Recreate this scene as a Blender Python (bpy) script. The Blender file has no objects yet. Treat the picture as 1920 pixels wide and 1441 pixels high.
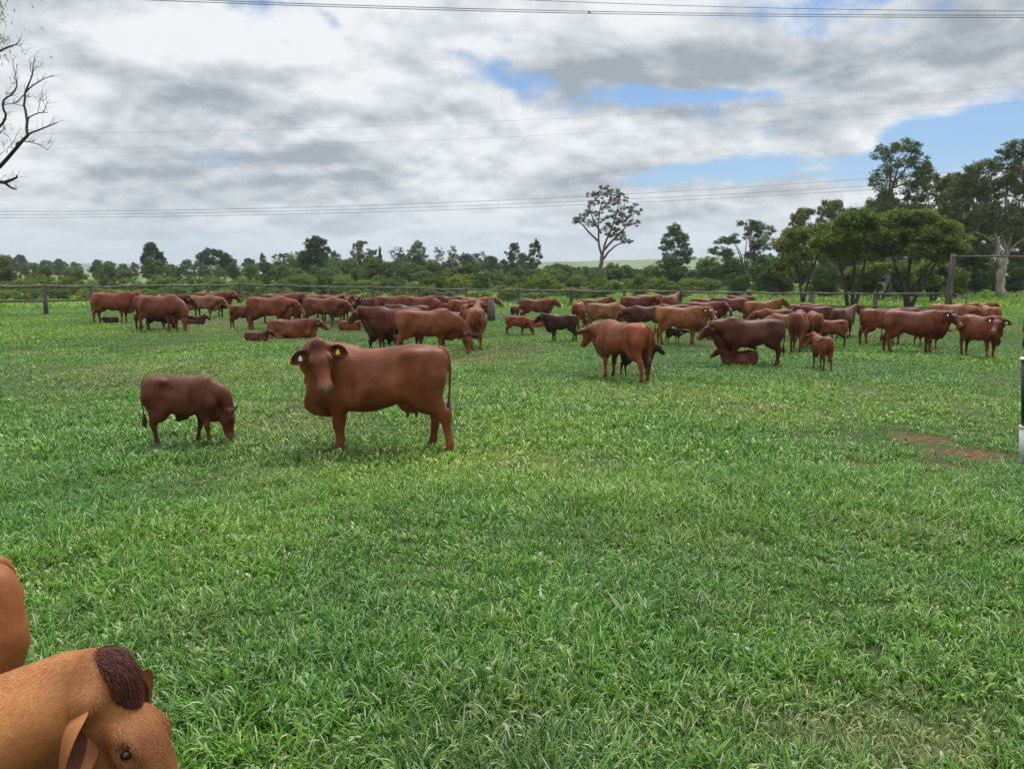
import bpy, math, random
import numpy as np
from mathutils import Vector, Matrix

S = bpy.context.scene
COL = S.collection
rad = math.radians
random.seed(7)
RNG = np.random.default_rng(11)

# ------------------------------------------------------------------ camera
F_PX, HOR, CAM_Z = 1450.0, 509.0, 2.35
PITCH = math.atan((720.5 - HOR) / F_PX)
cam_d = bpy.data.cameras.new('camera'); cam = bpy.data.objects.new('camera', cam_d); COL.objects.link(cam)
cam_d.sensor_width = 36.0; cam_d.lens = F_PX / 1920 * 36.0
cam_d.clip_start = 0.1; cam_d.clip_end = 12000
cam.location = (0, 0, CAM_Z); cam.rotation_euler = (rad(90) - PITCH, 0, 0)
S.camera = cam

# ------------------------------------------------------------------ sky, sun, exposure
SUN_EL, SUN_AZ = 58.0, 25.0      # azimuth from +Y towards +X
def ray(px, py):
    cx, cy = (px - 960) / F_PX, -(py - 720.5) / F_PX
    return Vector((cx, math.cos(PITCH) + cy * math.sin(PITCH), -math.sin(PITCH) + cy * math.cos(PITCH)))

def build_world():
    w = bpy.data.worlds.new('World'); S.world = w; w.use_nodes = True
    nt = w.node_tree; nt.nodes.clear(); N = nt.nodes; L = nt.links
    def node(t, **k):
        n = N.new(t)
        for a, v in k.items(): setattr(n, a, v)
        return n
    def val(x):
        n = N.new('ShaderNodeValue'); n.outputs[0].default_value = x; return n.outputs[0]
    def mth(op, a, b=None, c=None, clamp=False):
        n = N.new('ShaderNodeMath'); n.operation = op; n.use_clamp = clamp
        for i, v in enumerate((a, b, c)):
            if v is None: continue
            if isinstance(v, (int, float)): n.inputs[i].default_value = v
            else: L.new(v, n.inputs[i])
        return n.outputs[0]
    def mixc(f, a, b):
        n = N.new('ShaderNodeMix'); n.data_type = 'RGBA'
        for i, v in ((0, f), (6, a), (7, b)):
            if isinstance(v, (int, float)): n.inputs[i].default_value = v
            elif isinstance(v, tuple): n.inputs[i].default_value = (*v, 1)
            else: L.new(v, n.inputs[i])
        return n.outputs[2]
    def sstep(x, lo, hi):
        n = N.new('ShaderNodeMapRange'); n.interpolation_type = 'SMOOTHSTEP'
        L.new(x, n.inputs[0]); n.inputs[1].default_value = lo; n.inputs[2].default_value = hi
        return n.outputs[0]
    tc = node('ShaderNodeTexCoord').outputs['Generated']
    sep = node('ShaderNodeSeparateXYZ'); L.new(tc, sep.inputs[0])
    x, y, z = sep.outputs
    zc = mth('MAXIMUM', z, 0.0)
    den = mth('ADD', zc, 0.33)
    u = mth('DIVIDE', x, den); v = mth('DIVIDE', y, den)
    comb = node('ShaderNodeCombineXYZ'); L.new(u, comb.inputs[0]); L.new(v, comb.inputs[1])
    def noise(vec, scale, detail, rough, dist=0.0, off=(0, 0, 0), lac=2.0):
        m = node('ShaderNodeVectorMath', operation='ADD'); L.new(vec, m.inputs[0]); m.inputs[1].default_value = off
        n = node('ShaderNodeTexNoise'); L.new(m.outputs[0], n.inputs['Vector'])
        n.inputs['Scale'].default_value = scale; n.inputs['Detail'].default_value = detail
        n.inputs['Roughness'].default_value = rough; n.inputs['Distortion'].default_value = dist
        n.inputs['Lacunarity'].default_value = lac
        return n.outputs['Fac']
    P = comb.outputs[0]
    n1 = noise(P, 2.6, 11, 0.57, 0.15, (5.1, 7.7, 0))
    n1b = noise(P, 2.6, 11, 0.57, 0.15, (5.1 + 0.012, 7.7 - 0.055, 0))      # a step towards the light, for relief
    n2 = noise(P, 1.5, 4, 0.5, 0.4, (11.3, 2.2, 4))
    n3 = noise(P, 6.5, 8, 0.58, 0.1, (1.2, 9.1, 2))
    # openings where the photograph's cloud deck shows blue
    gaps = None
    for (px, py, sx, sy, amp) in ((925, 120, 110, 40, .24), (1010, 152, 70, 22, .16), (1310, 182, 160, 15, .33), (1200, 172, 70, 13, .20), (880, 150, 50, 18, .10), (1700, 262, 190, 46, .34), (1860, 235, 130, 28, .22), (1560, 316, 220, 40, .34),
                                  (1330, 318, 150, 26, .24), (1210, 335, 90, 16, .16), (1800, 300, 200, 30, .2), (90, 38, 80, 20, .13), (860, 297, 90, 8, .13), (1100, 280, 60, 14, -.05), (1560, 262, 70, 34, -.30), (1830, 365, 120, 26, -.22), (1640, 395, 110, 30, -.2), (1440, 385, 160, 26, -.25)):
        d = ray(px, py).normalized()
        az, el = math.atan2(d.x, d.y), math.asin(d.z)
        d1 = ray(px + sx, py).normalized(); saz = abs(math.atan2(d1.x, d1.y) - az)
        d2 = ray(px, py + sy).normalized(); sel = abs(math.asin(d2.z) - el)
        A = mth('ARCTAN2', x, y); E = mth('ARCSINE', z)
        q = mth('ADD', mth('POWER', mth('DIVIDE', mth('SUBTRACT', A, az), saz), 2.0), mth('POWER', mth('DIVIDE', mth('SUBTRACT', E, el), sel), 2.0))
        g = mth('MULTIPLY', mth('EXPONENT', mth('MULTIPLY', q, -1.0)), amp)
        gaps = g if gaps is None else mth('ADD', gaps, g)
    n4 = noise(P, 7.5, 9, 0.62, 0.2, (6.2, 1.1, 3))
    dens = mth('ADD', mth('ADD', mth('MULTIPLY', n1, 1.25), mth('MULTIPLY', n4, 0.55)), -0.28)
    dens = mth('SUBTRACT', dens, gaps)
    cover = sstep(dens, 0.30, 0.55)
    # brightness: thin bright edges, grey bellies, relief from the offset sample
    thick = sstep(mth('ADD', mth('MULTIPLY', n2, 0.9), mth('MULTIPLY', n1, 0.45)), 0.56, 0.80)
    relief = mth('MULTIPLY', mth('SUBTRACT', n1, n1b), 4.6)
    A = mth('ARCTAN2', x, y)
    dk = ray(1500, 95).normalized(); az0, el0 = math.atan2(dk.x, dk.y), math.asin(dk.z)
    E = mth('ARCSINE', z)
    q = mth('ADD', mth('POWER', mth('DIVIDE', mth('SUBTRACT', A, az0), .33), 2.0), mth('POWER', mth('DIVIDE', mth('SUBTRACT', E, el0), .055), 2.0))
    bank = mth('MULTIPLY', mth('EXPONENT', mth('MULTIPLY', q, -1.0)), 0.60)     # the heavy grey bank of cloud
    dl = ray(330, 270).normalized(); az1, el1 = math.atan2(dl.x, dl.y), math.asin(dl.z)
    q1 = mth('ADD', mth('POWER', mth('DIVIDE', mth('SUBTRACT', A, az1), .30), 2.0), mth('POWER', mth('DIVIDE', mth('SUBTRACT', E, el1), .075), 2.0))
    bank = mth('ADD', bank, mth('MULTIPLY', mth('EXPONENT', mth('MULTIPLY', q1, -1.0)), 0.36))
    edge = mth('SUBTRACT', 1.0, sstep(dens, 0.46, 0.60))
    thick = mth('ADD', mth('MULTIPLY', thick, 0.58), mth('MULTIPLY', bank, mth('SUBTRACT', 1.0, mth('MULTIPLY', edge, 0.35))))
    thick = mth('SUBTRACT', mth('ADD', thick, mth('MULTIPLY', mth('SUBTRACT', n3, 0.5), 0.75)), relief)
    thick = mth('MAXIMUM', mth('MINIMUM', thick, 1.0), 0.0)
    cloud = mixc(thick, (0.89, 0.915, 0.93), (0.335, 0.385, 0.43))
    # overcast skies brighten towards the zenith
    zen = mth('ADD', 1.0, mth('MULTIPLY', sstep(z, 0.30, 1.0), 1.7))
    sky = node('ShaderNodeTexSky', sky_type='NISHITA'); sky.sun_disc = False
    sky.sun_elevation = rad(SUN_EL); sky.sun_rotation = rad(SUN_AZ)
    vm = node('ShaderNodeVectorMath', operation='MULTIPLY'); L.new(sky.outputs[0], vm.inputs[0]); vm.inputs[1].default_value = (0.060, 0.082, 0.106)
    blue = vm.outputs[0]
    # low haze band towards the horizon, bluish white
    hz = sstep(z, 0.0, 0.13)
    bluec = mixc(hz, (0.50, 0.63, 0.74), blue)
    cloudc = mixc(sstep(z, -0.02, 0.11), (0.50, 0.60, 0.67), cloud)
    sc = node('ShaderNodeVectorMath', operation='SCALE'); L.new(cloudc, sc.inputs[0]); L.new(zen, sc.inputs['Scale'])
    colr = mixc(cover, bluec, sc.outputs[0])
    bg = node('ShaderNodeBackground'); L.new(colr, bg.inputs[0]); bg.inputs[1].default_value = 1.0
    out = node('ShaderNodeOutputWorld'); L.new(bg.outputs[0], out.inputs[0])
    w.cycles.sampling_method = 'MANUAL'; w.cycles.sample_map_resolution = 512
build_world()

sun_d = bpy.data.lights.new('sun', 'SUN'); sun = bpy.data.objects.new('sun', sun_d); COL.objects.link(sun)
sun_d.energy = 2.7; sun_d.angle = rad(14); sun_d.color = (1.0, 0.96, 0.90)
e, a = rad(SUN_EL), rad(SUN_AZ)
sdir = Vector((math.cos(e) * math.sin(a), math.cos(e) * math.cos(a), math.sin(e)))
sun.rotation_euler = sdir.to_track_quat('Z', 'Y').to_euler()
S.view_settings.view_transform = 'Standard'; S.view_settings.look = 'None'
S.view_settings.gamma = 1.0; S.view_settings.exposure = 0.0; S.view_settings.use_curve_mapping = False
S.cycles.max_bounces = 6; S.cycles.diffuse_bounces = 3; S.cycles.glossy_bounces = 2; S.cycles.transmission_bounces = 4
S.cycles.transparent_max_bounces = 8; S.cycles.use_denoising = True

# ------------------------------------------------------------------ helpers
def at(px, py, z=0.0):
    """where the line of sight through a pixel of the 1920 px photograph meets the level z"""
    d = ray(px, py); t = (z - CAM_Z) / d.z
    return Vector((d.x * t, d.y * t, z))
def at_y(px, py, Y):
    d = ray(px, py); t = Y / d.y
    return Vector((d.x * t, Y, CAM_Z + d.z * t))
def tag(o, label=None, cat=None, group=None, kind=None):
    if label: o['label'] = label
    if cat: o['category'] = cat
    if group: o['group'] = group
    if kind: o['kind'] = kind
    return o
def link(name, me, parent=None, loc=None, rot=None):
    o = bpy.data.objects.new(name, me); COL.objects.link(o)
    if parent is not None: o.parent = parent
    if loc is not None: o.location = loc
    if rot is not None: o.rotation_euler = rot
    return o
def npmesh(name, V, Fq, mats=(), mi=None, smooth=True):
    """V (n,3); Fq (m,k) equal-length faces, or a list of such arrays"""
    me = bpy.data.meshes.new(name)
    Fs = Fq if isinstance(Fq, list) else [Fq]
    Fs = [np.asarray(f) for f in Fs if len(f)]
    V = np.asarray(V, dtype=np.float32)
    me.vertices.add(len(V)); me.vertices.foreach_set('co', V.ravel())
    loops = np.concatenate([f.ravel() for f in Fs]).astype(np.int32)
    tot = np.concatenate([np.full(len(f), f.shape[1]) for f in Fs]).astype(np.int32)
    st = np.concatenate([[0], np.cumsum(tot)[:-1]]).astype(np.int32)
    me.loops.add(len(loops)); me.loops.foreach_set('vertex_index', loops)
    me.polygons.add(len(tot)); me.polygons.foreach_set('loop_start', st); me.polygons.foreach_set('loop_total', tot)
    if mi is not None: me.polygons.foreach_set('material_index', np.asarray(mi, dtype=np.int32))
    me.update(calc_edges=True); me.validate()
    if smooth: me.polygons.foreach_set('use_smooth', np.ones(len(me.polygons), dtype=bool))
    for m in mats: me.materials.append(m)
    return me
class MB:
    """collects shapes, then becomes ONE mesh"""
    def __init__(s): s.V = []; s.F3 = []; s.F4 = []; s.n = 0
    def add(s, V, F):
        V = np.asarray(V, float); F = np.asarray(F, int)
        (s.F3 if F.shape[1] == 3 else s.F4).append(F + s.n)
        s.V.append(V); s.n += len(V)
    def tube(s, pts, rads, sides=8, cap=True, flat=None):
        P = np.asarray(pts, float); n = len(P); R = np.broadcast_to(np.asarray(rads, float), (n,))
        T = np.gradient(P, axis=0); T /= np.linalg.norm(T, axis=1)[:, None] + 1e-9
        up = np.array([0, 0, 1.0]) if abs(T[0, 2]) < .9 else np.array([1.0, 0, 0])
        rings = []
        a = np.arange(sides) * 2 * math.pi / sides
        s0 = np.cross(T[0], up); s0 /= np.linalg.norm(s0)
        for i in range(n):
            s0 = s0 - T[i] * np.dot(s0, T[i]); s0 /= np.linalg.norm(s0) + 1e-9
            b = np.cross(T[i], s0)
            rings.append(P[i] + R[i] * (np.cos(a)[:, None] * s0 + np.sin(a)[:, None] * b))
        V = np.concatenate(rings)
        i = np.arange(n - 1)[:, None] * sides; j = np.arange(sides)[None]; k = (j + 1) % sides
        F = np.stack([i + j, i + k, i + sides + k, i + sides + j], -1).reshape(-1, 4)
        base = s.n; s.add(V, F)
        if cap:
            c0, c1 = s.n, s.n + 1
            s.V.append(np.array([P[0], P[-1]])); s.n += 2
            j = np.arange(sides); k = (j + 1) % sides
            s.F3.append(np.stack([np.full(sides, c0), base + k, base + j], -1))
            e = base + (n - 1) * sides
            s.F3.append(np.stack([np.full(sides, c1), e + j, e + k], -1))
    def box(s, c, h, R=None):
        v = np.array([[x, y, z] for x in (-1, 1) for y in (-1, 1) for z in (-1, 1)], float) * h
        if R is not None: v = v @ np.asarray(R).T
        s.add(v + np.asarray(c), [[0, 1, 3, 2], [4, 6, 7, 5], [0, 4, 5, 1], [2, 3, 7, 6], [0, 2, 6, 4], [1, 5, 7, 3]])
    def ball(s, c, r, nu=12, nv=8):
        c = np.asarray(c, float); r = np.broadcast_to(np.asarray(r, float), (3,))
        vs = [[0, 0, 1]]
        for i in range(1, nv):
            t = math.pi * i / nv
            for j in range(nu):
                p = 2 * math.pi * j / nu; vs.append([math.sin(t) * math.cos(p), math.sin(t) * math.sin(p), math.cos(t)])
        vs.append([0, 0, -1]); V = np.array(vs) * r + c
        b = s.n; q = []; t3 = []
        for i in range(nv - 2):
            for j in range(nu):
                a0 = 1 + i * nu + j; a1 = 1 + i * nu + (j + 1) % nu; q.append([a0, a0 + nu, a1 + nu, a1])
        for j in range(nu):
            t3.append([0, 1 + j, 1 + (j + 1) % nu]); e = len(vs) - 1; o = 1 + (nv - 2) * nu
            t3.append([e, o + (j + 1) % nu, o + j])
        s.V.append(V); s.F4.append(np.array(q) + b); s.F3.append(np.array(t3) + b); s.n += len(V)
    def mesh(s, name, mats=(), smooth=True):
        Fs = []
        if s.F4: Fs.append(np.concatenate(s.F4))
        if s.F3: Fs.append(np.concatenate(s.F3))
        return npmesh(name, np.concatenate(s.V), Fs, mats, smooth=smooth)
    def build(s, name, mat, parent=None, smooth=True, loc=None):
        return link(name, s.mesh(name, [mat], smooth), parent, loc)
def bez(a, b, c, n):
    t = np.linspace(0, 1, n)[:, None]; a, b, c = map(lambda q: np.asarray(q, float), (a, b, c))
    return (1 - t) ** 2 * a + 2 * t * (1 - t) * b + t * t * c
def vnoise(x, y, seed=0):
    """smooth value noise, arrays in, about -1..1 out"""
    x = np.asarray(x, float); y = np.asarray(y, float)
    xi, yi = np.floor(x).astype(np.int64), np.floor(y).astype(np.int64); xf, yf = x - xi, y - yi
    def h(i, j):
        n = (i * 374761393 + j * 668265263 + seed * 974634777) & 0xffffffff
        n = ((n ^ (n >> 13)) * 1274126177) & 0xffffffff
        return ((n ^ (n >> 16)) & 0xffff) / 32767.5 - 1
    u, w = xf * xf * (3 - 2 * xf), yf * yf * (3 - 2 * yf)
    return (h(xi, yi) * (1 - u) + h(xi + 1, yi) * u) * (1 - w) + (h(xi, yi + 1) * (1 - u) + h(xi + 1, yi + 1) * u) * w
def fbm(x, y, seed=0, o=4):
    s = 0; a = .5
    for i in range(o): s = s + a * vnoise(np.asarray(x) * 2 ** i, np.asarray(y) * 2 ** i, seed + i); a *= .5
    return s

# ------------------------------------------------------------------ materials
class Mat:
    def __init__(s, name):
        s.m = bpy.data.materials.new(name); s.m.use_nodes = True; s.nt = s.m.node_tree; s.N = s.nt.nodes; s.L = s.nt.links
        s.b = s.N['Principled BSDF']; s.out = s.N['Material Output']
        s.tc = s.N.new('ShaderNodeTexCoord'); s.geo = s.N.new('ShaderNodeNewGeometry')
    def set(s, **k):
        for a, v in k.items():
            i = s.b.inputs[a.replace('_', ' ')]
            if hasattr(v, 'is_output'): s.L.new(v, i)
            else: i.default_value = (*v, 1) if isinstance(v, tuple) and len(v) == 3 and i.type == 'RGBA' else v
    def noise(s, scale, detail=4, rough=.55, vec=None, dist=0., stretch=None):
        n = s.N.new('ShaderNodeTexNoise'); vec = vec or s.tc.outputs['Object']
        if stretch:
            m = s.N.new('ShaderNodeMapping'); s.L.new(vec, m.inputs[0]); m.inputs['Scale'].default_value = stretch; vec = m.outputs[0]
        s.L.new(vec, n.inputs['Vector']); n.inputs['Scale'].default_value = scale; n.inputs['Detail'].default_value = detail
        n.inputs['Roughness'].default_value = rough; n.inputs['Distortion'].default_value = dist
        return n.outputs['Fac']
    def ramp(s, f, stops):
        n = s.N.new('ShaderNodeValToRGB'); s.L.new(f, n.inputs[0]); r = n.color_ramp
        while len(r.elements) < len(stops): r.elements.new(.5)
        for e_, (p, c) in zip(r.elements, stops): e_.position = p; e_.color = (*c, 1) if len(c) == 3 else c
        return n.outputs[0]
    def mix(s, f, a, b, mode='MIX'):
        n = s.N.new('ShaderNodeMix'); n.data_type = 'RGBA'; n.blend_type = mode
        for i, v in ((0, f), (6, a), (7, b)):
            if isinstance(v, (int, float)): n.inputs[i].default_value = v
            elif isinstance(v, tuple): n.inputs[i].default_value = (*v, 1)
            else: s.L.new(v, n.inputs[i])
        return n.outputs[2]
    def math(s, op, a, b=0., clamp=False):
        n = s.N.new('ShaderNodeMath'); n.operation = op; n.use_clamp = clamp
        for i, v in enumerate((a, b)):
            if isinstance(v, (int, float)): n.inputs[i].default_value = v
            else: s.L.new(v, n.inputs[i])
        return n.outputs[0]
    def attr(s, name, typ='GEOMETRY'):
        n = s.N.new('ShaderNodeAttribute'); n.attribute_name = name; n.attribute_type = typ; return n
    def objcol(s):
        n = s.N.new('ShaderNodeObjectInfo'); return n
    def bump(s, h, strength=.3, dist=.01):
        n = s.N.new('ShaderNodeBump'); s.L.new(h, n.inputs['Height']); n.inputs['Strength'].default_value = strength; n.inputs['Distance'].default_value = dist
        s.L.new(n.outputs[0], s.b.inputs['Normal'])
def simple(name, col, rough=.6, spec=.3, var=.25, scale=8., bump=0., metal=0.):
    m = Mat(name); n = m.noise(scale, 5)
    lo = tuple(c * (1 - var) for c in col); hi = tuple(min(1, c * (1 + var)) for c in col)
    m.set(Base_Color=m.ramp(n, [(.3, lo), (.7, hi)]), Roughness=rough, Specular_IOR_Level=spec, Metallic=metal)
    if bump: m.bump(m.noise(scale * 4, 6), bump, .01)
    return m.m

# ------------------------------------------------------------------ cattle: one continuous surface per animal
def surface_nets(Fv, org, h):
    nx, ny, nz = Fv.shape
    sgn = Fv < 0
    corners = [(i, j, k) for i in (0, 1) for j in (0, 1) for k in (0, 1)]
    sl = lambda A, c: A[c[0]:nx - 1 + c[0], c[1]:ny - 1 + c[1], c[2]:nz - 1 + c[2]]
    cnt = sum(sl(sgn, c).astype(np.int8) for c in corners)
    act = (cnt > 0) & (cnt < 8)
    idx = np.argwhere(act)
    vid = np.full(act.shape, -1, np.int64); vid[act] = np.arange(len(idx))
    acc = np.zeros((len(idx), 3)); num = np.zeros(len(idx))
    for a in corners:
        for ax in range(3):
            if a[ax]: continue
            b = list(a); b[ax] = 1; b = tuple(b)
            fa = Fv[idx[:, 0] + a[0], idx[:, 1] + a[1], idx[:, 2] + a[2]]
            fb = Fv[idx[:, 0] + b[0], idx[:, 1] + b[1], idx[:, 2] + b[2]]
            m = (fa < 0) != (fb < 0)
            t = np.where(m, fa / np.where(m, fa - fb, 1), 0)
            p = np.tile(np.array(a, float), (len(idx), 1)); p[:, ax] += t
            acc[m] += p[m]; num[m] += 1
    V = (idx + acc / num[:, None]) * h + org
    Q = []
    for ax in range(3):
        o = [0, 1, 2]; o.remove(ax); b, c = o
        s0 = [slice(None)] * 3; s1 = [slice(None)] * 3
        s0[ax] = slice(0, -1); s1[ax] = slice(1, None)
        ch = sgn[tuple(s0)] != sgn[tuple(s1)]
        E_ = np.argwhere(ch)
        E_ = E_[(E_[:, b] > 0) & (E_[:, c] > 0) & (E_[:, b] < Fv.shape[b] - 1) & (E_[:, c] < Fv.shape[c] - 1)]
        def v(db, dc):
            e_ = E_.copy(); e_[:, b] += db; e_[:, c] += dc
            return vid[e_[:, 0], e_[:, 1], e_[:, 2]]
        q = np.stack([v(-1, -1), v(0, -1), v(0, 0), v(-1, 0)], 1)
        neg = sgn[E_[:, 0], E_[:, 1], E_[:, 2]]
        flip = neg if ax != 1 else ~neg
        q[~flip] = q[~flip][:, ::-1]
        Q.append(q)
    Q = np.concatenate(Q); Q = Q[(Q >= 0).all(1)]
    return V, Q

class Field:
    def __init__(s, lo, hi, h):
        s.lo = np.array(lo, float); s.h = h
        n = np.ceil((np.array(hi) - s.lo) / h).astype(int) + 1
        s.ax = [s.lo[i] + np.arange(n[i]) * h for i in range(3)]
        s.F = np.full(n, 0.25)
    def _win(s, lo, hi):
        out = []
        for i in range(3):
            a = max(0, int((lo[i] - s.lo[i]) / s.h)); b = min(len(s.ax[i]), int((hi[i] - s.lo[i]) / s.h) + 2)
            if b <= a: return None
            out.append(slice(a, b))
        X = s.ax[0][out[0]][:, None, None]; Y = s.ax[1][out[1]][None, :, None]; Z = s.ax[2][out[2]][None, None, :]
        return tuple(out), X, Y, Z
    def _put(s, w, f, k):
        g = s.F[w]
        if k > 0:
            h = np.clip(.5 + .5 * (g - f) / k, 0, 1); s.F[w] = g * (1 - h) + f * h - k * h * (1 - h)
        else: s.F[w] = np.minimum(g, f)
    def seg(s, p, q, a, b, side=(0, 1, 0), k=.05, sub=False):
        """tapered capsule from p to q; a = radii across (at p, q), b = the other radii"""
        p, q, side = (np.asarray(v, float) for v in (p, q, side)); a = np.broadcast_to(a, (2,)); b = np.broadcast_to(b, (2,))
        mr = max(a.max(), b.max()) + k + 2 * s.h
        w = s._win(np.minimum(p, q) - mr, np.maximum(p, q) + mr)
        if w is None: return
        w, X, Y, Z = w; d = q - p; dd = max(d @ d, 1e-9)
        t = np.clip(((X - p[0]) * d[0] + (Y - p[1]) * d[1] + (Z - p[2]) * d[2]) / dd, 0, 1)
        rx, ry, rz = X - p[0] - t * d[0], Y - p[1] - t * d[1], Z - p[2] - t * d[2]
        ss = rx * side[0] + ry * side[1] + rz * side[2]
        o = np.maximum(rx * rx + ry * ry + rz * rz - ss * ss, 0)
        A = a[0] + (a[1] - a[0]) * t; B = b[0] + (b[1] - b[0]) * t
        f = (np.sqrt(ss * ss / (A * A) + o / (B * B)) - 1) * np.minimum(A, B)
        if sub:
            g = s.F[w]; h = np.clip(.5 - .5 * (g + f) / k, 0, 1); s.F[w] = g * (1 - h) - f * h + k * h * (1 - h)
        else: s._put(w, f, k)
    def ell(s, c, r, M=None, k=.05, sub=False):
        c = np.asarray(c, float); r = np.asarray(r, float); mr = r.max() + k + 2 * s.h
        w = s._win(c - mr, c + mr)
        if w is None: return
        w, X, Y, Z = w; x, y, z = X - c[0], Y - c[1], Z - c[2]
        if M is not None:
            M = np.asarray(M); x, y, z = (x * M[0, i] + y * M[1, i] + z * M[2, i] for i in range(3))
        f = (np.sqrt((x / r[0]) ** 2 + (y / r[1]) ** 2 + (z / r[2]) ** 2) - 1) * r.min()
        if sub:
            g = s.F[w]; h = np.clip(.5 - .5 * (g + f) / k, 0, 1); s.F[w] = g * (1 - h) - f * h + k * h * (1 - h)
        else: s._put(w, f, k)
    def trunk(s, st, k=.05, dz=0.):
        st = np.array(st, float); x0, x1 = st[0, 0], st[-1, 0]
        w = s._win((x0 - .15, -.6, 0), (x1 + .15, .6, 2.2)); w, X, Y, Z = w
        xs = X.ravel(); xc = np.clip(xs, x0, x1)
        def cub(col):          # Catmull-Rom through the stations
            xk, yk = st[:, 0], st[:, col]; m = np.gradient(yk, xk)
            i = np.clip(np.searchsorted(xk, xc) - 1, 0, len(xk) - 2); hh = xk[i + 1] - xk[i]; t = (xc - xk[i]) / hh
            return ((2 * t**3 - 3 * t**2 + 1) * yk[i] + (t**3 - 2 * t**2 + t) * hh * m[i] + (-2 * t**3 + 3 * t**2) * yk[i + 1] + (t**3 - t**2) * hh * m[i + 1])
        top, bot, wd = cub(1) + dz, cub(2) + dz, cub(3)
        top, bot, wd, e = (v[:, None, None] for v in (top, bot, wd, np.abs(xs - xc)))
        zc = (top + bot) / 2; b = (top - bot) / 2
        zt = (Z - zc) / b
        A = wd * (1 - .20 * np.clip(zt, -.2, 1.2) + .03 * np.clip(-zt, 0, 1))
        r = (np.abs(Y / A) ** 2.25 + np.abs(zt) ** 2.25) ** (1 / 2.25)
        f = (r - 1) * np.minimum(A, b) + e
        s._put(w, f, k)

def norm(v): v = np.asarray(v, float); return v / np.linalg.norm(v)

BASE_ST = [(-.90, 1.20, 1.02, .05), (-.87, 1.265, .86, .13), (-.78, 1.325, .74, .205), (-.62, 1.365, .69, .255), (-.45, 1.375, .70, .270), (-.25, 1.352, .625, .305),
           (0., 1.325, .545, .335), (.25, 1.32, .53, .32), (.46, 1.345, .54, .275), (.62, 1.345, .56, .235), (.76, 1.27, .60, .20), (.87, 1.16, .68, .14), (.92, 1.07, .78, .06)]

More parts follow.
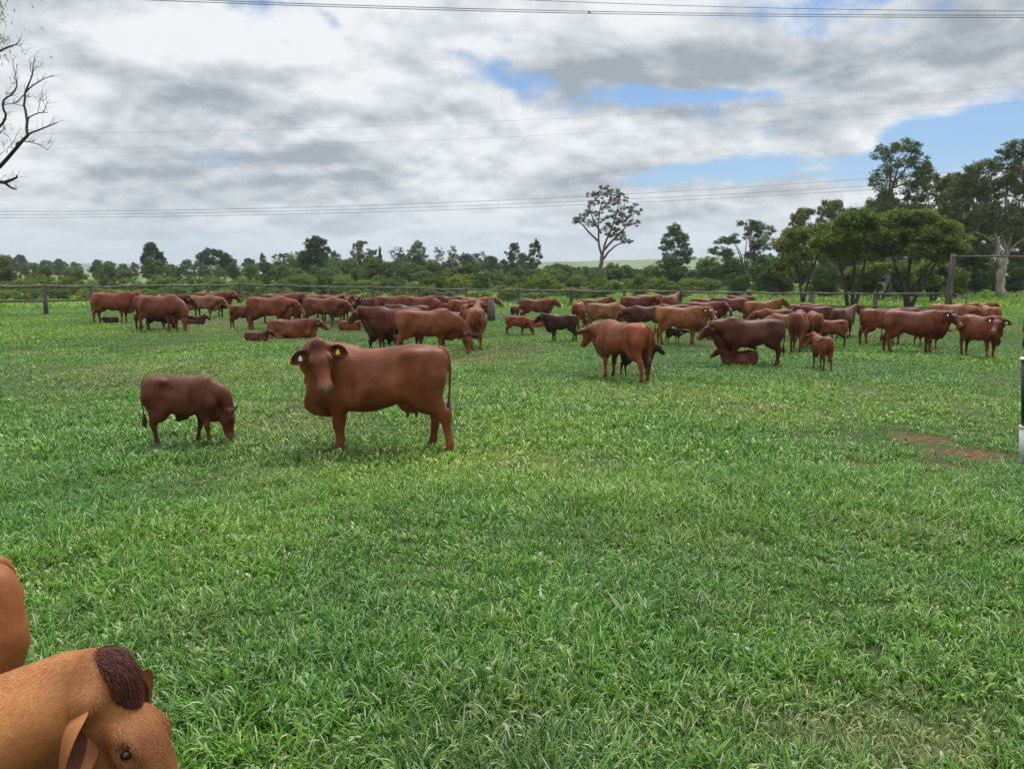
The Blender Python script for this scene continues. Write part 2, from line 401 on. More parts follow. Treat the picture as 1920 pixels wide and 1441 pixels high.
def build_cattle(name, h=.022, kind='cow', poll=(1.24, 0, 1.36), face=(.72, 0, -.69), up=(.69, 0, .72), ctl=None, legs=(0, 0, 0, 0), lying=False, detail=False, hs=1., ear_droop=.2, lat=0., tail_sway=0., dewlap=1., xmin=None, tail_bend=0., lkf=None, neck=1., wide=1., creases=False, ear_fwd=.02, ear_size=1., eye_s=1., ear_x=-.06, belly=.085):
    calf = kind == 'calf'; bull = kind == 'bull'
    wk, lk = (.80, .90) if calf else ((1.08, 1.0) if bull else (1., 1.))
    if calf: lk = .80
    elif not bull and belly > .02: lk = .94
    if lkf: lk = lkf
    tk = .94 if calf else (1.20 if bull else (1.02 if belly > .02 else 1.10))
    hs = hs * (1.24 if calf else 1.17)
    dz = (-.64 if calf else -.57) if lying else 0.
    poll = np.array(poll, float); Fx = norm(face); U = np.asarray(up, float); U = norm(U - Fx * (U @ Fx)); Yh = np.cross(U, Fx)
    M = np.stack([Fx, Yh, U], 1)                       # head frame: x to the muzzle, y to the animal's left, z out of the face
    Hd = lambda x, y, z: poll + M @ (np.array([x, y, z]) * hs)
    lo = (-1.02 if xmin is None else xmin, min(-.50, poll[1] - .28, Hd(.5, 0, 0)[1] - .2), -.03); hi = (max(1.05, poll[0] + .25, Hd(.55, 0, 0)[0] + .12), max(.50, poll[1] + .28, Hd(.5, 0, 0)[1] + .2), max(1.5 + dz, poll[2] + .2) + (.1 if bull else 0))
    D = Field(lo, hi, h)
    up_ = (.06 if lying else .185) if calf else (.03 if bull else (.03 if lying else belly))
    st = [(x * lk, zt, min(zb + up_, zt - .16), w * wk) for x, zt, zb, w in BASE_ST]
    if lying: st = [(x, zt - .16 * min(1, max(0, (-.50 * lk - x) / .36)), zb, w * 1.06) for x, zt, zb, w in st]
    D.trunk(st, dz=dz, k=.03)
    def seg(p, q, a, b, side=(0, 1, 0), k=.05, s_=1.):
        p = np.array(p, float); q = np.array(q, float); p[0] *= lk; q[0] *= lk; p[1] *= wk; q[1] *= wk
        D.seg(p, q, np.array(a) * s_, np.array(b) * s_, side, k)
    def ell(c, r, k=.05):
        D.ell((c[0] * lk, c[1] * wk, c[2] + dz), np.array(r) * (.9 if calf else 1), k=k)
    for s in (-1, 1):
        ell((-.47, s * .215, 1.262), (.085, .055, .055), .11)         # hip bones
        ell((-.80, s * .085, 1.18), (.08, .075, .085), .12)           # pin bones
        ell((-.56, s * .15, 1.02), (.24, .155, .27), .08)            # rump muscle
        ell((.50, s * .165, 1.02), (.17, .105, .26), .09)            # shoulder
        ell((.68, s * .12, .84), (.13, .11, .14), .08)               # point of shoulder
        ell((.10, s * .20, .80), (.36, .14, .22), .10)               # barrel
    if bull: ell((.56, 0, 1.345), (.22, .10, .07), .10)
    elif not calf: ell((.53, 0, 1.325), (.16, .07, .045), .10)
    ell((.74, 0, .64), (.12, .085, .13), .09)                        # brisket
    for s in (-1, 1):                                                # hollows of flank, elbow and neck
        for c_, r_ in (((-.27, s * .385, 1.13), (.13, .085, .10)), ((.31, s * .40, .84), (.05, .10, .22)), ((.735, s * .255, 1.04), (.045, .09, .17)), ((-.70, s * .31, 1.10), (.06, .08, .16))):
            D.ell((c_[0] * lk, c_[1] * wk, c_[2] + dz), r_, k=.09, sub=True)
    # neck
    nb = np.array([.58 * lk, 0, 1.06 + dz]); ne = Hd(-.015, 0, -.12)
    c = np.array(ctl, float) if ctl is not None else (nb + ne) / 2 + np.array([.05, 0, .03])
    P = bez(nb, c, ne, 7)
    na = np.linspace(.175, .098, 7) * (wk if not bull else 1.2); nbd = np.array([.285, .25, .215, .185, .160, .142, .130]) * (1.0 if not bull else 1.12) * (.84 if calf else 1) * neck
    for i in range(6):
        t = norm(P[i + 1] - P[i]); ml = Yh * (i / 6) + np.array([0, 1, 0]) * (1 - i / 6); ml = norm(ml - t * (ml @ t))
        D.seg(P[i], P[i + 1], na[i:i + 2], nbd[i:i + 2], ml, .05)
    # dewlap
    th = Hd(.10, 0, -.22); br = np.array([.80 * lk, 0, .60 + dz]); mid = (th + br) / 2 + np.array([.02, 0, -.07 * dewlap])
    if poll[2] < .9 + dz: mid = mid * .35 + P[3] * .65 - np.array([0, 0, .06])
    Pd = bez(th, mid, br, 5)
    for i in range(4):
        t = norm(Pd[i + 1] - Pd[i]); ml = norm(np.array([0, 1, 0]) - t * t[1])
        D.seg(Pd[i], Pd[i + 1], (.028, .03), (.045 + .012 * i * dewlap, .057 + .012 * i * dewlap), ml, .06)
    if not lying: D.seg(br, (.62 * lk, 0, .52), (.03, .04), (.10, .06), k=.07)
    else: D.seg(br, (.60 * lk, 0, .10), (.05, .06), (.12, .10), k=.07)
    # head
    hk = .035 * hs
    def hseg(p, q, a, b, k=hk): D.seg(Hd(*p), Hd(*q), np.array(a) * hs * wide, np.array(b) * hs, Yh, k)
    def hell(c, r, k=hk, sub=False): D.ell(Hd(c[0], c[1] * wide, c[2]), np.array(r) * hs, M, k, sub)
    hseg((.02, 0, -.085), (.19, 0, -.085), (.100, .092), (.085, .090))
    hseg((.17, 0, -.075), (.40, 0, -.080), (.080, .058), (.078, .055))
    hseg((.12, 0, -.175), (.41, 0, -.140), (.052, .042), (.066, .048))
    for s in (-1, 1):
        hell((.14, s * .052, -.155), (.105, .038, .085))
        hell((.145, s * .080, -.040), (.05, .030, .030), .025)
        hell((.02, s * .085, -.055), (.04, .045, .04), .03)
    hell((-.015, 0, -.035), (.060, .070, .055))
    hell((.445, 0, -.090), (.056, .074, .068), .03)
    for s in (-1, 1):
        hell((.170, s * .086, -.038), (.048, .028, .038), .014)
    hell((.425, 0, -.135), (.055, .048, .032), .02)
    if detail or h < .015:
        for s in (-1, 1):
            hell((.492, s * .038, -.056), (.020, .015, .020), .008, True)
            hell((.172, s * .108, -.032), (.026, .013, .012), .006, True)
        hell((.455, 0, -.128), (.07, .075, .005), .006, True)
    if creases:
        for s in (-1, 1):
            for q in (((-.045, s * .150, -.10), (-.01, s * .150, -.20), (.03, s * .12, -.30)), ((-.10, s * .175, -.12), (-.08, s * .175, -.24), (-.03, s * .14, -.34)), ((.06, s * .128, -.10), (.075, s * .125, -.15), (.08, s * .11, -.21))):
                for a_, b_ in zip(q[:-1], q[1:]): D.seg(Hd(*a_), Hd(*b_), .020, .014, k=.028, sub=True)
    # legs
    f = tk
    if not lying:
        for i, s in enumerate((1, -1)):
            dx = legs[i]
            X = lambda x, z: x + dx * max(0, (1.0 - z)) / 1.0
            y = .15
            seg((X(.50, .95), s * .155, .95), (X(.60, .80), s * .165, .80), (.09, .085), (.16, .14), k=.08)
            seg((X(.57, .80), s * .160, .80), (X(.50, .64), s * .155, .64), (.080, .068), (.125, .105), k=.06, s_=f)
            seg((X(.50, .64), s * y, .64), (X(.515, .42), s * y, .42), (.062, .046), (.098, .056), k=.04, s_=f)
            seg((X(.515, .42), s * y, .42), (X(.515, .36), s * y, .36), (.048, .045), (.056, .052), k=.03, s_=f)
            seg((X(.515, .36), s * y, .36), (X(.51, .15), s * y, .15), (.034, .033), (.042, .038), k=.03, s_=f)
            seg((X(.51, .14), s * y, .14), (X(.515, .11), s * y, .11), (.042, .040), (.048, .046), k=.02, s_=f)
            seg((X(.52, .10), s * y, .10), (X(.545, .03), s * y, .03), (.040, .052), (.045, .062), k=.02, s_=f)
            dx = legs[2 + i]
            X = lambda x, z: x + dx * max(0, (1.0 - z)) / 1.0
            seg((X(-.62, .95), s * .150, .95), (X(-.60, .68), s * .165, .68), (.125, .088), (.235, .150), k=.07)
            seg((X(-.60, .70), s * .160, .70), (X(-.735, .51), s * .150, .51), (.082, .052), (.145, .080), k=.05, s_=f)
            seg((X(-.74, .52), s * .150, .52), (X(-.755, .44), s * .148, .44), (.045, .040), (.064, .055), k=.03, s_=f)
            seg((X(-.80, .545), s * .150, .545), (X(-.77, .47), s * .148, .47), (.026, .032), (.026, .04), k=.03, s_=f)
            seg((X(-.755, .44), s * .148, .44), (X(-.735, .15), s * .148, .15), (.036, .034), (.050, .041), k=.03, s_=f)
            seg((X(-.735, .14), s * .148, .14), (X(-.73, .11), s * .148, .11), (.042, .040), (.048, .046), k=.02, s_=f)
            seg((X(-.73, .10), s * .148, .10), (X(-.70, .03), s * .148, .03), (.040, .052), (.045, .062), k=.02, s_=f)
            # stifle fold between flank and thigh
            seg((X(-.42, .78), s * .20, .80), (X(-.52, .66), s * .17, .66), (.05, .06), (.10, .10), k=.07)
    else:
        for s in (-1, 1): seg((-.72, s * .14, .52 + (.57 + dz)), (-.60, s * .20, .28), (.13, .14), (.20, .20), k=.10)
        for i, s in enumerate((1, -1)):
            seg((.52, s * .19, .30), (.74, s * .22, .16), (.075, .055), (.11, .07), k=.06)
            seg((.74, s * .22, .14), (.46, s * .24, .07), (.045, .038), (.055, .045), k=.03)
            seg((.46, s * .24, .07), (.34, s * .25, .05), (.045, .04), (.05, .04), k=.02)
            seg((-.58, s * .20, .42), (-.24, s * .31, .24), (.10, .08), (.20, .13), k=.08)
            seg((-.22, s * .32, .22), (-.58, s * .36, .09), (.065, .045), (.09, .06), k=.04)
            seg((-.58, s * .36, .08), (-.26, s * .40, .055), (.035, .035), (.042, .042), k=.03)
            seg((-.26, s * .40, .055), (-.16, s * .41, .04), (.045, .04), (.05, .04), k=.02)
        seg((-.6, 0, .22), (.5, 0, .20), (.30, .22), (.20, .16), k=.08)
    if not lying and kind == 'cow':
        D.ell((-.42, 0, .60 + belly * .6), (.17, .12, .105), k=.05)
        if h < .015:
            for tx, ty in ((-.36, .05), (-.36, -.05), (-.47, .055), (-.47, -.055)):
                D.seg((tx, ty, .54), (tx, ty, .455), .017, .017, k=.015)
    if not lying and (kind == 'bull' or (calf and detail)):
        D.seg((.02, 0, .60), (-.10, 0, .53), .04, (.10, .05), k=.05)
        D.seg((-.12, 0, .60 if calf else .52), (-.10, 0, .55 if calf else .46), .022, .022, k=.03)
    # gentle unevenness of hide and ribs
    Xg, Yg, Zg = D.ax[0][:, None, None], D.ax[1][None, :, None], D.ax[2][None, None, :]
    near = np.abs(D.F) < .06
    ribs = .0022 * np.sin(Xg * 62 + Zg * 14) * np.exp(-((Xg - .05) / .28) ** 2) * np.exp(-((Zg - dz - 1.0) / .22) ** 2) if not bull else 0
    D.F = D.F + np.where(near, ribs + .006 * np.sin(Xg * 9 + 2) * np.sin(Zg * 11 + 1) * np.ones_like(Yg), 0)
    if xmin is not None: D.F[:2] = .2
    V, Q = surface_nets(D.F, D.lo, h)
    # relax twice
    for it in range(2):
        acc = np.zeros_like(V); n = np.zeros(len(V))
        for a_, b_ in ((0, 1), (1, 2), (2, 3), (3, 0)):
            np.add.at(acc, Q[:, a_], V[Q[:, b_]]); np.add.at(n, Q[:, a_], 1)
            np.add.at(acc, Q[:, b_], V[Q[:, a_]]); np.add.at(n, Q[:, b_], 1)
        V = V * .5 + .5 * acc / np.maximum(n, 1)[:, None]
    me = npmesh(name, V, Q, [M_COAT])
    # masks: muzzle, hoof and poll markings, dark lids, painted eye-socket and nostril shade
    L_ = (V - poll) @ M / hs
    def g(c, r): return np.exp(-(((L_ - np.array(c)) / np.array(r)) ** 2).sum(1))
    muz = np.clip(g((.505, 0, -.08), (.045, .09, .10)) * 1.6, 0, 1)
    hoof = np.clip((.085 - V[:, 2]) / .03, 0, 1) * (0 if lying else 1)
    pl = np.clip(g((-.02, 0, -.0), (.085, .075, .07)) * 1.5, 0, 1)
    eye = np.clip(sum(g((.172, s * .090 * wide, -.036), (.044, .032, .034)) * 1.4 + g((.497, s * .040 * wide, -.060), (.020, .015, .020)) * 1.5 for s in (-1, 1)), 0, 1)
    ca = me.color_attributes.new('mk', 'FLOAT_COLOR', 'POINT')
    ca.data.foreach_set('color', np.stack([muz, hoof, pl, eye], 1).astype(np.float32).ravel())
    # ears
    parts = []
    for s in (1, -1):
        A = Hd(.035, s * .098 * wide, -.075)
        dirv = norm(Yh * s * .93 + Fx * ear_x - np.array([0, 0, ear_droop]) + U * ear_fwd)
        nrm = norm((Fx * .55 + U * .8) - dirv * ((Fx * .55 + U * .8) @ dirv)); ac = np.cross(nrm, dirv)
        nu, nv = 11, 9; EL = (.235 if not calf else .215) * hs * ear_size
        P1 = []; P2 = []
        for i in range(nu):
            u = i / (nu - 1); wd = (.020 + .056 * math.sin(math.pi * min(1, u * .98) ** .80) ** .9) * hs * (1 - .85 * max(0, u - .8) / .2 * .9)
            for j in range(nv):
                v = -1 + 2 * j / (nv - 1)
                cup = (.55 * (1 - u) + .22) * wd * (v * v * 1.3 - .45)
                p = A + dirv * EL * u + ac * wd * v * (1 - .25 * (1 - u)) + nrm * cup - np.array([0, 0, .035 * u * u]) * hs
                P1.append(p + nrm * .002); P2.append(p - nrm * (.007 * (1 - abs(v)) + .002))
        Vv = np.array(P1 + P2); n = nu * nv; F = []; mi = []
        for i in range(nu - 1):
            for j in range(nv - 1):
                a_ = i * nv + j; F.append([a_, a_ + 1, a_ + nv + 1, a_ + nv]); mi.append(1 if 0 < j < nv - 2 and 0 < i < nu - 2 else 0)
                F.append([n + a_, n + a_ + nv, n + a_ + nv + 1, n + a_ + 1]); mi.append(0)
            for j in (0, nv - 1):
                a_ = i * nv + j; F.append([a_, a_ + nv, n + a_ + nv, n + a_]); mi.append(0)
        for j in range(nv - 1):
            a_ = (nu - 1) * nv + j; F.append([a_, a_ + 1, n + a_ + 1, n + a_]); mi.append(0)
        em = npmesh('ear', Vv, np.array(F), [M_HIDE, M_EARIN], mi=mi)
        parts.append(('ear', em, None))
        # the place of an ear tag
        tp = A + dirv * EL * .42 + nrm * .030 * hs + ac * .0
        parts.append(('_tag', (tp, dirv, nrm, s), None))
    eb = MB(); 
    for s in (1, -1):
        eb = MB(); eb.ball(Hd(.172, s * .096 * wide, -.036), np.array([.019, .014, .016]) * hs * eye_s, 10, 7)
        parts.append(('eye', eb.mesh('eye', [M_EYE]), None))
    # tail
    tz = 1.30 + dz; x0 = -.845 * lk
    if not lying:
        T = [(x0 + .06, 0, tz + .02), (x0 - .02, .0, tz + .005), (x0 - .075, .01 + tail_sway * .1, tz - .10), (x0 - .085 - tail_bend, .01 + tail_sway * .3, tz - .30), (x0 - .075 - tail_bend, .01 + tail_sway * .6, tz - .52), (x0 - .065, tail_sway, tz - .72)]
    else:
        T = [(x0 + .06, 0, tz + .02), (x0 - .03, .02, tz - .02), (x0 - .07, .05, tz - .2), (x0 - .06, .10, tz - .42), (x0 + .02, .2, .10), (x0 + .12, .28, .06)]
    T = np.array(T); tt = np.linspace(0, 5, 21); Tc = np.stack([np.interp(tt, range(6), T[:, i]) for i in range(3)], 1)
    for _ in range(3): Tc[1:-1] = (Tc[:-2] + Tc[1:-1] * 2 + Tc[2:]) / 4
    tb = MB(); tb.tube(Tc, np.interp(tt, [0, .6, 2, 4, 5], [.040, .034, .022, .015, .014]) * (.8 if calf else 1), 8)
    parts.append(('tail', tb.mesh('tail', [M_HIDE]), None))
    sw = MB(); e_ = Tc[-1]; dn = np.array([.02, 0, -1.]) if not lying else np.array([1., .3, -.05]); dn = norm(dn)
    rr = np.random.default_rng(5)
    for q in range(16 if detail else 8):
        o = rr.normal(0, .016, 3); L = rr.uniform(.17, .30) * (.7 if calf else 1)
        pts = [e_ + o * .4 - dn * .05, e_ + o * 1.3 + dn * L * .4, e_ + o * 1.5 + dn * L * .8, e_ + o * .9 + dn * L]
        sw.tube(pts, [.010, .014, .010, .002], 5)
    parts.append(('tail_switch', sw.mesh('tail_switch', [M_SWITCH]), 'tail'))
    return dict(name=kind, me=me, parts=parts, poll=poll, M=M, hs=hs, Hd=Hd)

# --- hide materials; the animal's own colour is set per object
def coat_mat(name, body=True):
    m = Mat(name)
    oi = m.objcol()
    base = oi.outputs['Color']
    n1 = m.noise(2.2, 4, .5, dist=.3); n2 = m.noise(14, 5, .6); n3 = m.noise(150, 4, .75, stretch=(.30, 1, 1))
    c = m.mix(m.ramp(n1, [(.38, (0, 0, 0)), (.62, (1, 1, 1))]), m.mix(1., base, (.60, .52, .46), 'MULTIPLY'), m.mix(1., base, (1.30, 1.32, 1.30), 'MULTIPLY'))
    c = m.mix(m.ramp(n2, [(.35, (0, 0, 0)), (.75, (.35, .35, .35))]), c, m.mix(1., c, (.80, .74, .72), 'MULTIPLY'))
    c = m.mix(m.ramp(n3, [(.38, (0, 0, 0)), (.66, (.62, .62, .62))]), c, m.mix(1., c, (1.5, 1.42, 1.3), 'MULTIPLY'))
    if body:
        at_ = m.attr('mk'); sp = m.N.new('ShaderNodeSeparateColor'); m.L.new(at_.outputs['Color'], sp.inputs[0])
        c = m.mix(m.math('MULTIPLY', sp.outputs[2], .75), c, m.mix(1., base, (.42, .28, .28), 'MULTIPLY'))
        c = m.mix(sp.outputs[0], c, (.26, .175, .15))
        c = m.mix(m.math('MULTIPLY', at_.outputs['Alpha'], .92), c, m.mix(1., base, (.35, .30, .30), 'MULTIPLY'))
        c = m.mix(sp.outputs[1], c, (.05, .038, .03))
    m.set(Base_Color=c, Roughness=.50, Specular_IOR_Level=.20, Sheen_Weight=.05, Sheen_Roughness=.4, Sheen_Tint=(1.0, .7, .5))
    m.bump(m.math('ADD', m.math('MULTIPLY', n3, .5), m.math('MULTIPLY', m.noise(60, 3, .6, stretch=(.4, 1, 1)), .7)), .35, .004)
    return m.m
M_COAT = coat_mat('cattle_hide'); M_HIDE = coat_mat('cattle_hide_plain', False)
M_EARIN = simple('ear_inside', (.075, .030, .018), .9, .05, .35, 9, .5)
M_EYE = simple('eye_dark', (.012, .008, .007), .12, .6)
M_SWITCH = simple('tail_hair', (.055, .022, .016), .6, .3, .5, 40)
M_TAGY = simple('tag_yellow', (.75, .55, .02), .4); M_TAGW = simple('tag_white', (.75, .74, .70), .45)
M_HORN = simple('horn', (.30, .24, .17), .5)
def tag_mesh(mat, P):
    """the plate of an ear tag with its stud, hanging from the ear"""
    tp, d, n, s = P
    dn = np.array([0, 0, -1.]); dn = norm(dn - n * (dn @ n)); ac = np.cross(dn, n)
    out = [(-.008, -.010), (.008, -.010), (.009, .006), (.023, .015), (.022, .054), (-.022, .054), (-.023, .015), (-.009, .006)]
    V = [tp + ac * x + dn * z + n * o for o in (.004, .009) for x, z in out]; N_ = 8
    F4 = [[i, (i + 1) % N_, N_ + (i + 1) % N_, N_ + i] for i in range(N_)]
    mb = MB(); mb.add(V, F4)
    for off, rev in ((0, 1), (N_, 0)):
        q = [[0, 1, 2, 7], [7, 2, 3, 6], [6, 3, 4, 5]]
        mb.add([V[off + i] for i in range(N_)], [r[::-1] if rev else r for r in q])
    mb.ball(tp + n * .012, .008, 6, 4)
    return mb.mesh('ear_tag', [mat], smooth=False)

# ------------------------------------------------------------------ ground, far hills
CLEAR = [  # (px, py, half width px, half height px, strength, kind) worn places in the pasture
    (1812, 850, 85, 14, .8, 'soil'), (1780, 874, 60, 8, .7, 'soil'), (1605, 875, 52, 7, .8, 'soil'), (1735, 820, 44, 8, .85, 'soil'), (1890, 718, 40, 12, .9, 'straw'),
    (1700, 1375, 170, 60, .36, 'soil'), (1450, 1390, 90, 40, .32, 'soil'), (1850, 1340, 90, 40, .34, 'soil'), (1680, 1360, 240, 80, .55, 'straw'), (1330, 1150, 60, 25, .3, 'straw'),
    (880, 674, 55, 8, .8, 'soil'), (580, 672, 60, 7, .6, 'straw'), (430, 608, 130, 14, .75, 'straw'), (960, 660, 80, 12, .4, 'straw'),
    (1690, 745, 110, 22, .45, 'straw'), (1500, 780, 110, 20, .3, 'straw'), (1000, 860, 160, 26, .28, 'straw'), (620, 632, 120, 10, .5, 'straw'),
    (1590, 700, 110, 14, .35, 'straw'), (1290, 1010, 120, 40, .25, 'straw'), (360, 1190, 120, 30, .3, 'straw'), (1130, 1000, 90, 30, .3, 'straw')]
def clear_at(x, y):
    """how worn the pasture is (soil, straw) at ground points"""
    so = np.zeros_like(x); st = np.zeros_like(x)
    wob = fbm(x * .9, y * .9, 3) * 1.3 + fbm(x * 3.6, y * 3.6, 13) * 2.2
    for px, py, hw, hh, s_, kind in CLEAR:
        c = at(px, py); rx = abs(at(px + hw, py).x - c.x); ry = max((at(px, py - hh).y - at(px, py + hh).y) / 2, .05)
        v = s_ * np.exp(-np.maximum(((x - c.x) / rx) ** 2 + ((y - c.y) / ry) ** 2 + wob * .9 - .35, 0))
        if kind == 'soil': so = np.maximum(so, v)
        else: st = np.maximum(st, v)
    return so, st
def ground_z(x, y):
    x = np.asarray(x, float); y = np.asarray(y, float)
    near = np.clip(1 - y / 60, 0, 1)
    return .018 * fbm(x * 1.3, y * 1.3, 21) * near * 2 + np.clip((y - 130) / 500, 0, 1) * 1.2 * fbm(x / 130, y / 130, 5)

def build_ground():
    ys = np.concatenate([[-60, -20, -6], np.arange(-2, 46, .22), 46 * 1.045 ** np.arange(0, 94)])
    us = np.linspace(-1, 1, 241); us = us * (.35 + .65 * us ** 2)
    Y = np.repeat(ys[:, None], len(us), 1); half = np.maximum(14, np.abs(Y) * 1.15 + 8); X = us[None] * half * (1 + 0)
    half2 = 14 + np.abs(Y) * 1.3; X = np.clip(us[None] * half2 * 1.4, -3150, 3150)
    Z = ground_z(X, Y)
    V = np.stack([X, Y, Z], -1).reshape(-1, 3); n = len(us); i = np.arange(len(ys) - 1)[:, None] * n; j = np.arange(n - 1)[None]
    F = np.stack([i + j, i + j + 1, i + n + j + 1, i + n + j], -1).reshape(-1, 4)
    m = Mat('pasture_ground')
    ob = m.tc.outputs['Object']; a = m.attr('worn'); sp = m.N.new('ShaderNodeSeparateColor'); m.L.new(a.outputs['Color'], sp.inputs[0])
    n1 = m.noise(9, 8, .65); n2 = m.noise(.35, 5, .6); n3 = m.noise(70, 4, .7)
    soil = m.ramp(n1, [(.3, (.060, .032, .020)), (.55, (.125, .064, .038)), (.8, (.21, .125, .08))])
    thatch = m.ramp(n3, [(.3, (.020, .030, .010)), (.55, (.050, .072, .022)), (.78, (.15, .15, .075))])
    nearc = m.mix(m.ramp(m.math('ADD', m.math('MULTIPLY', n1, .6), m.math('MULTIPLY', sp.outputs[0], .7)), [(.42, (0, 0, 0)), (.85, (1, 1, 1))]), thatch, soil)
    nearc = m.mix(m.math('MULTIPLY', sp.outputs[1], .7), nearc, m.ramp(n3, [(.3, (.06, .07, .03)), (.7, (.19, .18, .10))]))
    n4 = m.noise(.045, 5, .6, stretch=(1, .35, 1)); n5 = m.noise(1.4, 7, .7, stretch=(1, .5, 1))
    far = m.mix(m.ramp(n4, [(.35, (0, 0, 0)), (.65, (1, 1, 1))]), m.ramp(n5, [(.3, (.055, .115, .022)), (.7, (.105, .19, .036))]), m.ramp(n5, [(.3, (.11, .165, .045)), (.7, (.19, .235, .085))]))
    m.set(Base_Color=m.mix(sp.outputs[2], nearc, far), Roughness=.9, Specular_IOR_Level=.1)
    m.bump(n1, .6, .03)
    me = npmesh('ground', V, F, [m.m])
    so, st = clear_at(V[:, 0], V[:, 1]); fw = np.clip((V[:, 1] - 42) / 10, 0, 1)
    ca = me.color_attributes.new('worn', 'FLOAT_COLOR', 'POINT')
    ca.data.foreach_set('color', np.stack([so, st, fw, np.ones_like(so)], 1).astype(np.float32).ravel())
    o = link('ground', me); tag(o, kind='structure')
build_ground()

def build_hill(name, px0, px1, prof, Y, col, seed):
    """a distant rise: the crest follows (px, py) of its skyline at distance Y"""
    xs = np.linspace(px0, px1, 160); cy = np.interp(xs, [p[0] for p in prof], [p[1] for p in prof])
    rows = []
    for k, t in enumerate(np.linspace(0, 1, 16)):
        d = Y * (.62 + .38 * t) if t < 1 else Y
        r = []
        for x, y in zip(xs, cy):
            c = at_y(x, y, Y); zc = c.z * (math.sin(t * math.pi / 2) ** 1.3)
            xx = c.x * d / Y; r.append((xx, d, zc - 2 + 1.5 * float(fbm(xx / 60, d / 60, seed)) * t))
        rows.append(r)
    rows.append([(p[0] * 1.15, p[1] * 1.15, -5) for p in rows[-1]])
    V = np.array(rows).reshape(-1, 3); n = len(xs); i = np.arange(len(rows) - 1)[:, None] * n; j = np.arange(n - 1)[None]
    F = np.stack([i + j, i + j + 1, i + n + j + 1, i + n + j], -1).reshape(-1, 4)
    m = Mat(name + '_material'); n1 = m.noise(.02, 6, .6, stretch=(1, .3, 1)); n2 = m.noise(.09, 5, .7)
    c = m.mix(m.ramp(n1, [(.35, (0, 0, 0)), (.65, (1, 1, 1))]), tuple(v * .8 for v in col), tuple(v * 1.2 for v in col))
    c = m.mix(m.ramp(n2, [(.60, (0, 0, 0)), (.66, (1, 1, 1))]), c, (.035, .06, .03))
    m.set(Base_Color=c, Roughness=.95, Specular_IOR_Level=.05)
    tag(link(name, npmesh(name, V, F, [m.m])), kind='structure')
build_hill('far_hill', 640, 2050, [(640, 500), (860, 497), (960, 491), (1080, 488), (1180, 486), (1260, 483), (1380, 479), (1500, 481), (2050, 492)], 1500, (.125, .17, .065), 3)
build_hill('distant_plain_rise', -300, 1100, [(-300, 492), (0, 494), (200, 493), (420, 497), (700, 496), (1100, 498)], 2400, (.10, .14, .10), 9)

# ------------------------------------------------------------------ grass: uncountable blades, instanced tufts
def grass_mat():
    m = Mat('grass_blades')
    a = m.attr('bl'); sp = m.N.new('ShaderNodeSeparateColor'); m.L.new(a.outputs['Color'], sp.inputs[0])
    t = m.attr('tint', 'INSTANCER'); st = m.attr('dry', 'INSTANCER')
    c = m.ramp(sp.outputs[0], [(.0, (.017, .056, .007)), (.30, (.044, .142, .013)), (.56, (.098, .262, .020)), (.80, (.145, .310, .034)), (.89, (.22, .34, .14)), (.97, (.50, .58, .42)), (1., (.40, .36, .20))])  # palest greens are sky and sun glints painted into the blade colour
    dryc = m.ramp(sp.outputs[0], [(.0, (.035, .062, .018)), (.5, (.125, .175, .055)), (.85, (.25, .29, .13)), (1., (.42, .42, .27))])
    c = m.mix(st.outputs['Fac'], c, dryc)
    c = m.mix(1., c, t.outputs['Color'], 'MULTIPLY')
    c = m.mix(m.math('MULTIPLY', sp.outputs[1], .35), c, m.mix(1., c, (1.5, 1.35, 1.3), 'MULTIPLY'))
    m.set(Base_Color=c, Roughness=.42, Specular_IOR_Level=.32)
    tr = m.N.new('ShaderNodeBsdfTranslucent'); m.L.new(m.mix(1., c, (1.3, 1.5, .7), 'MULTIPLY'), tr.inputs[0])
    mx = m.N.new('ShaderNodeMixShader'); mx.inputs[0].default_value = .28
    m.L.new(m.b.outputs[0], mx.inputs[1]); m.L.new(tr.outputs[0], mx.inputs[2]); m.L.new(mx.outputs[0], m.out.inputs[0])
    return m.m
M_GRASS = grass_mat()
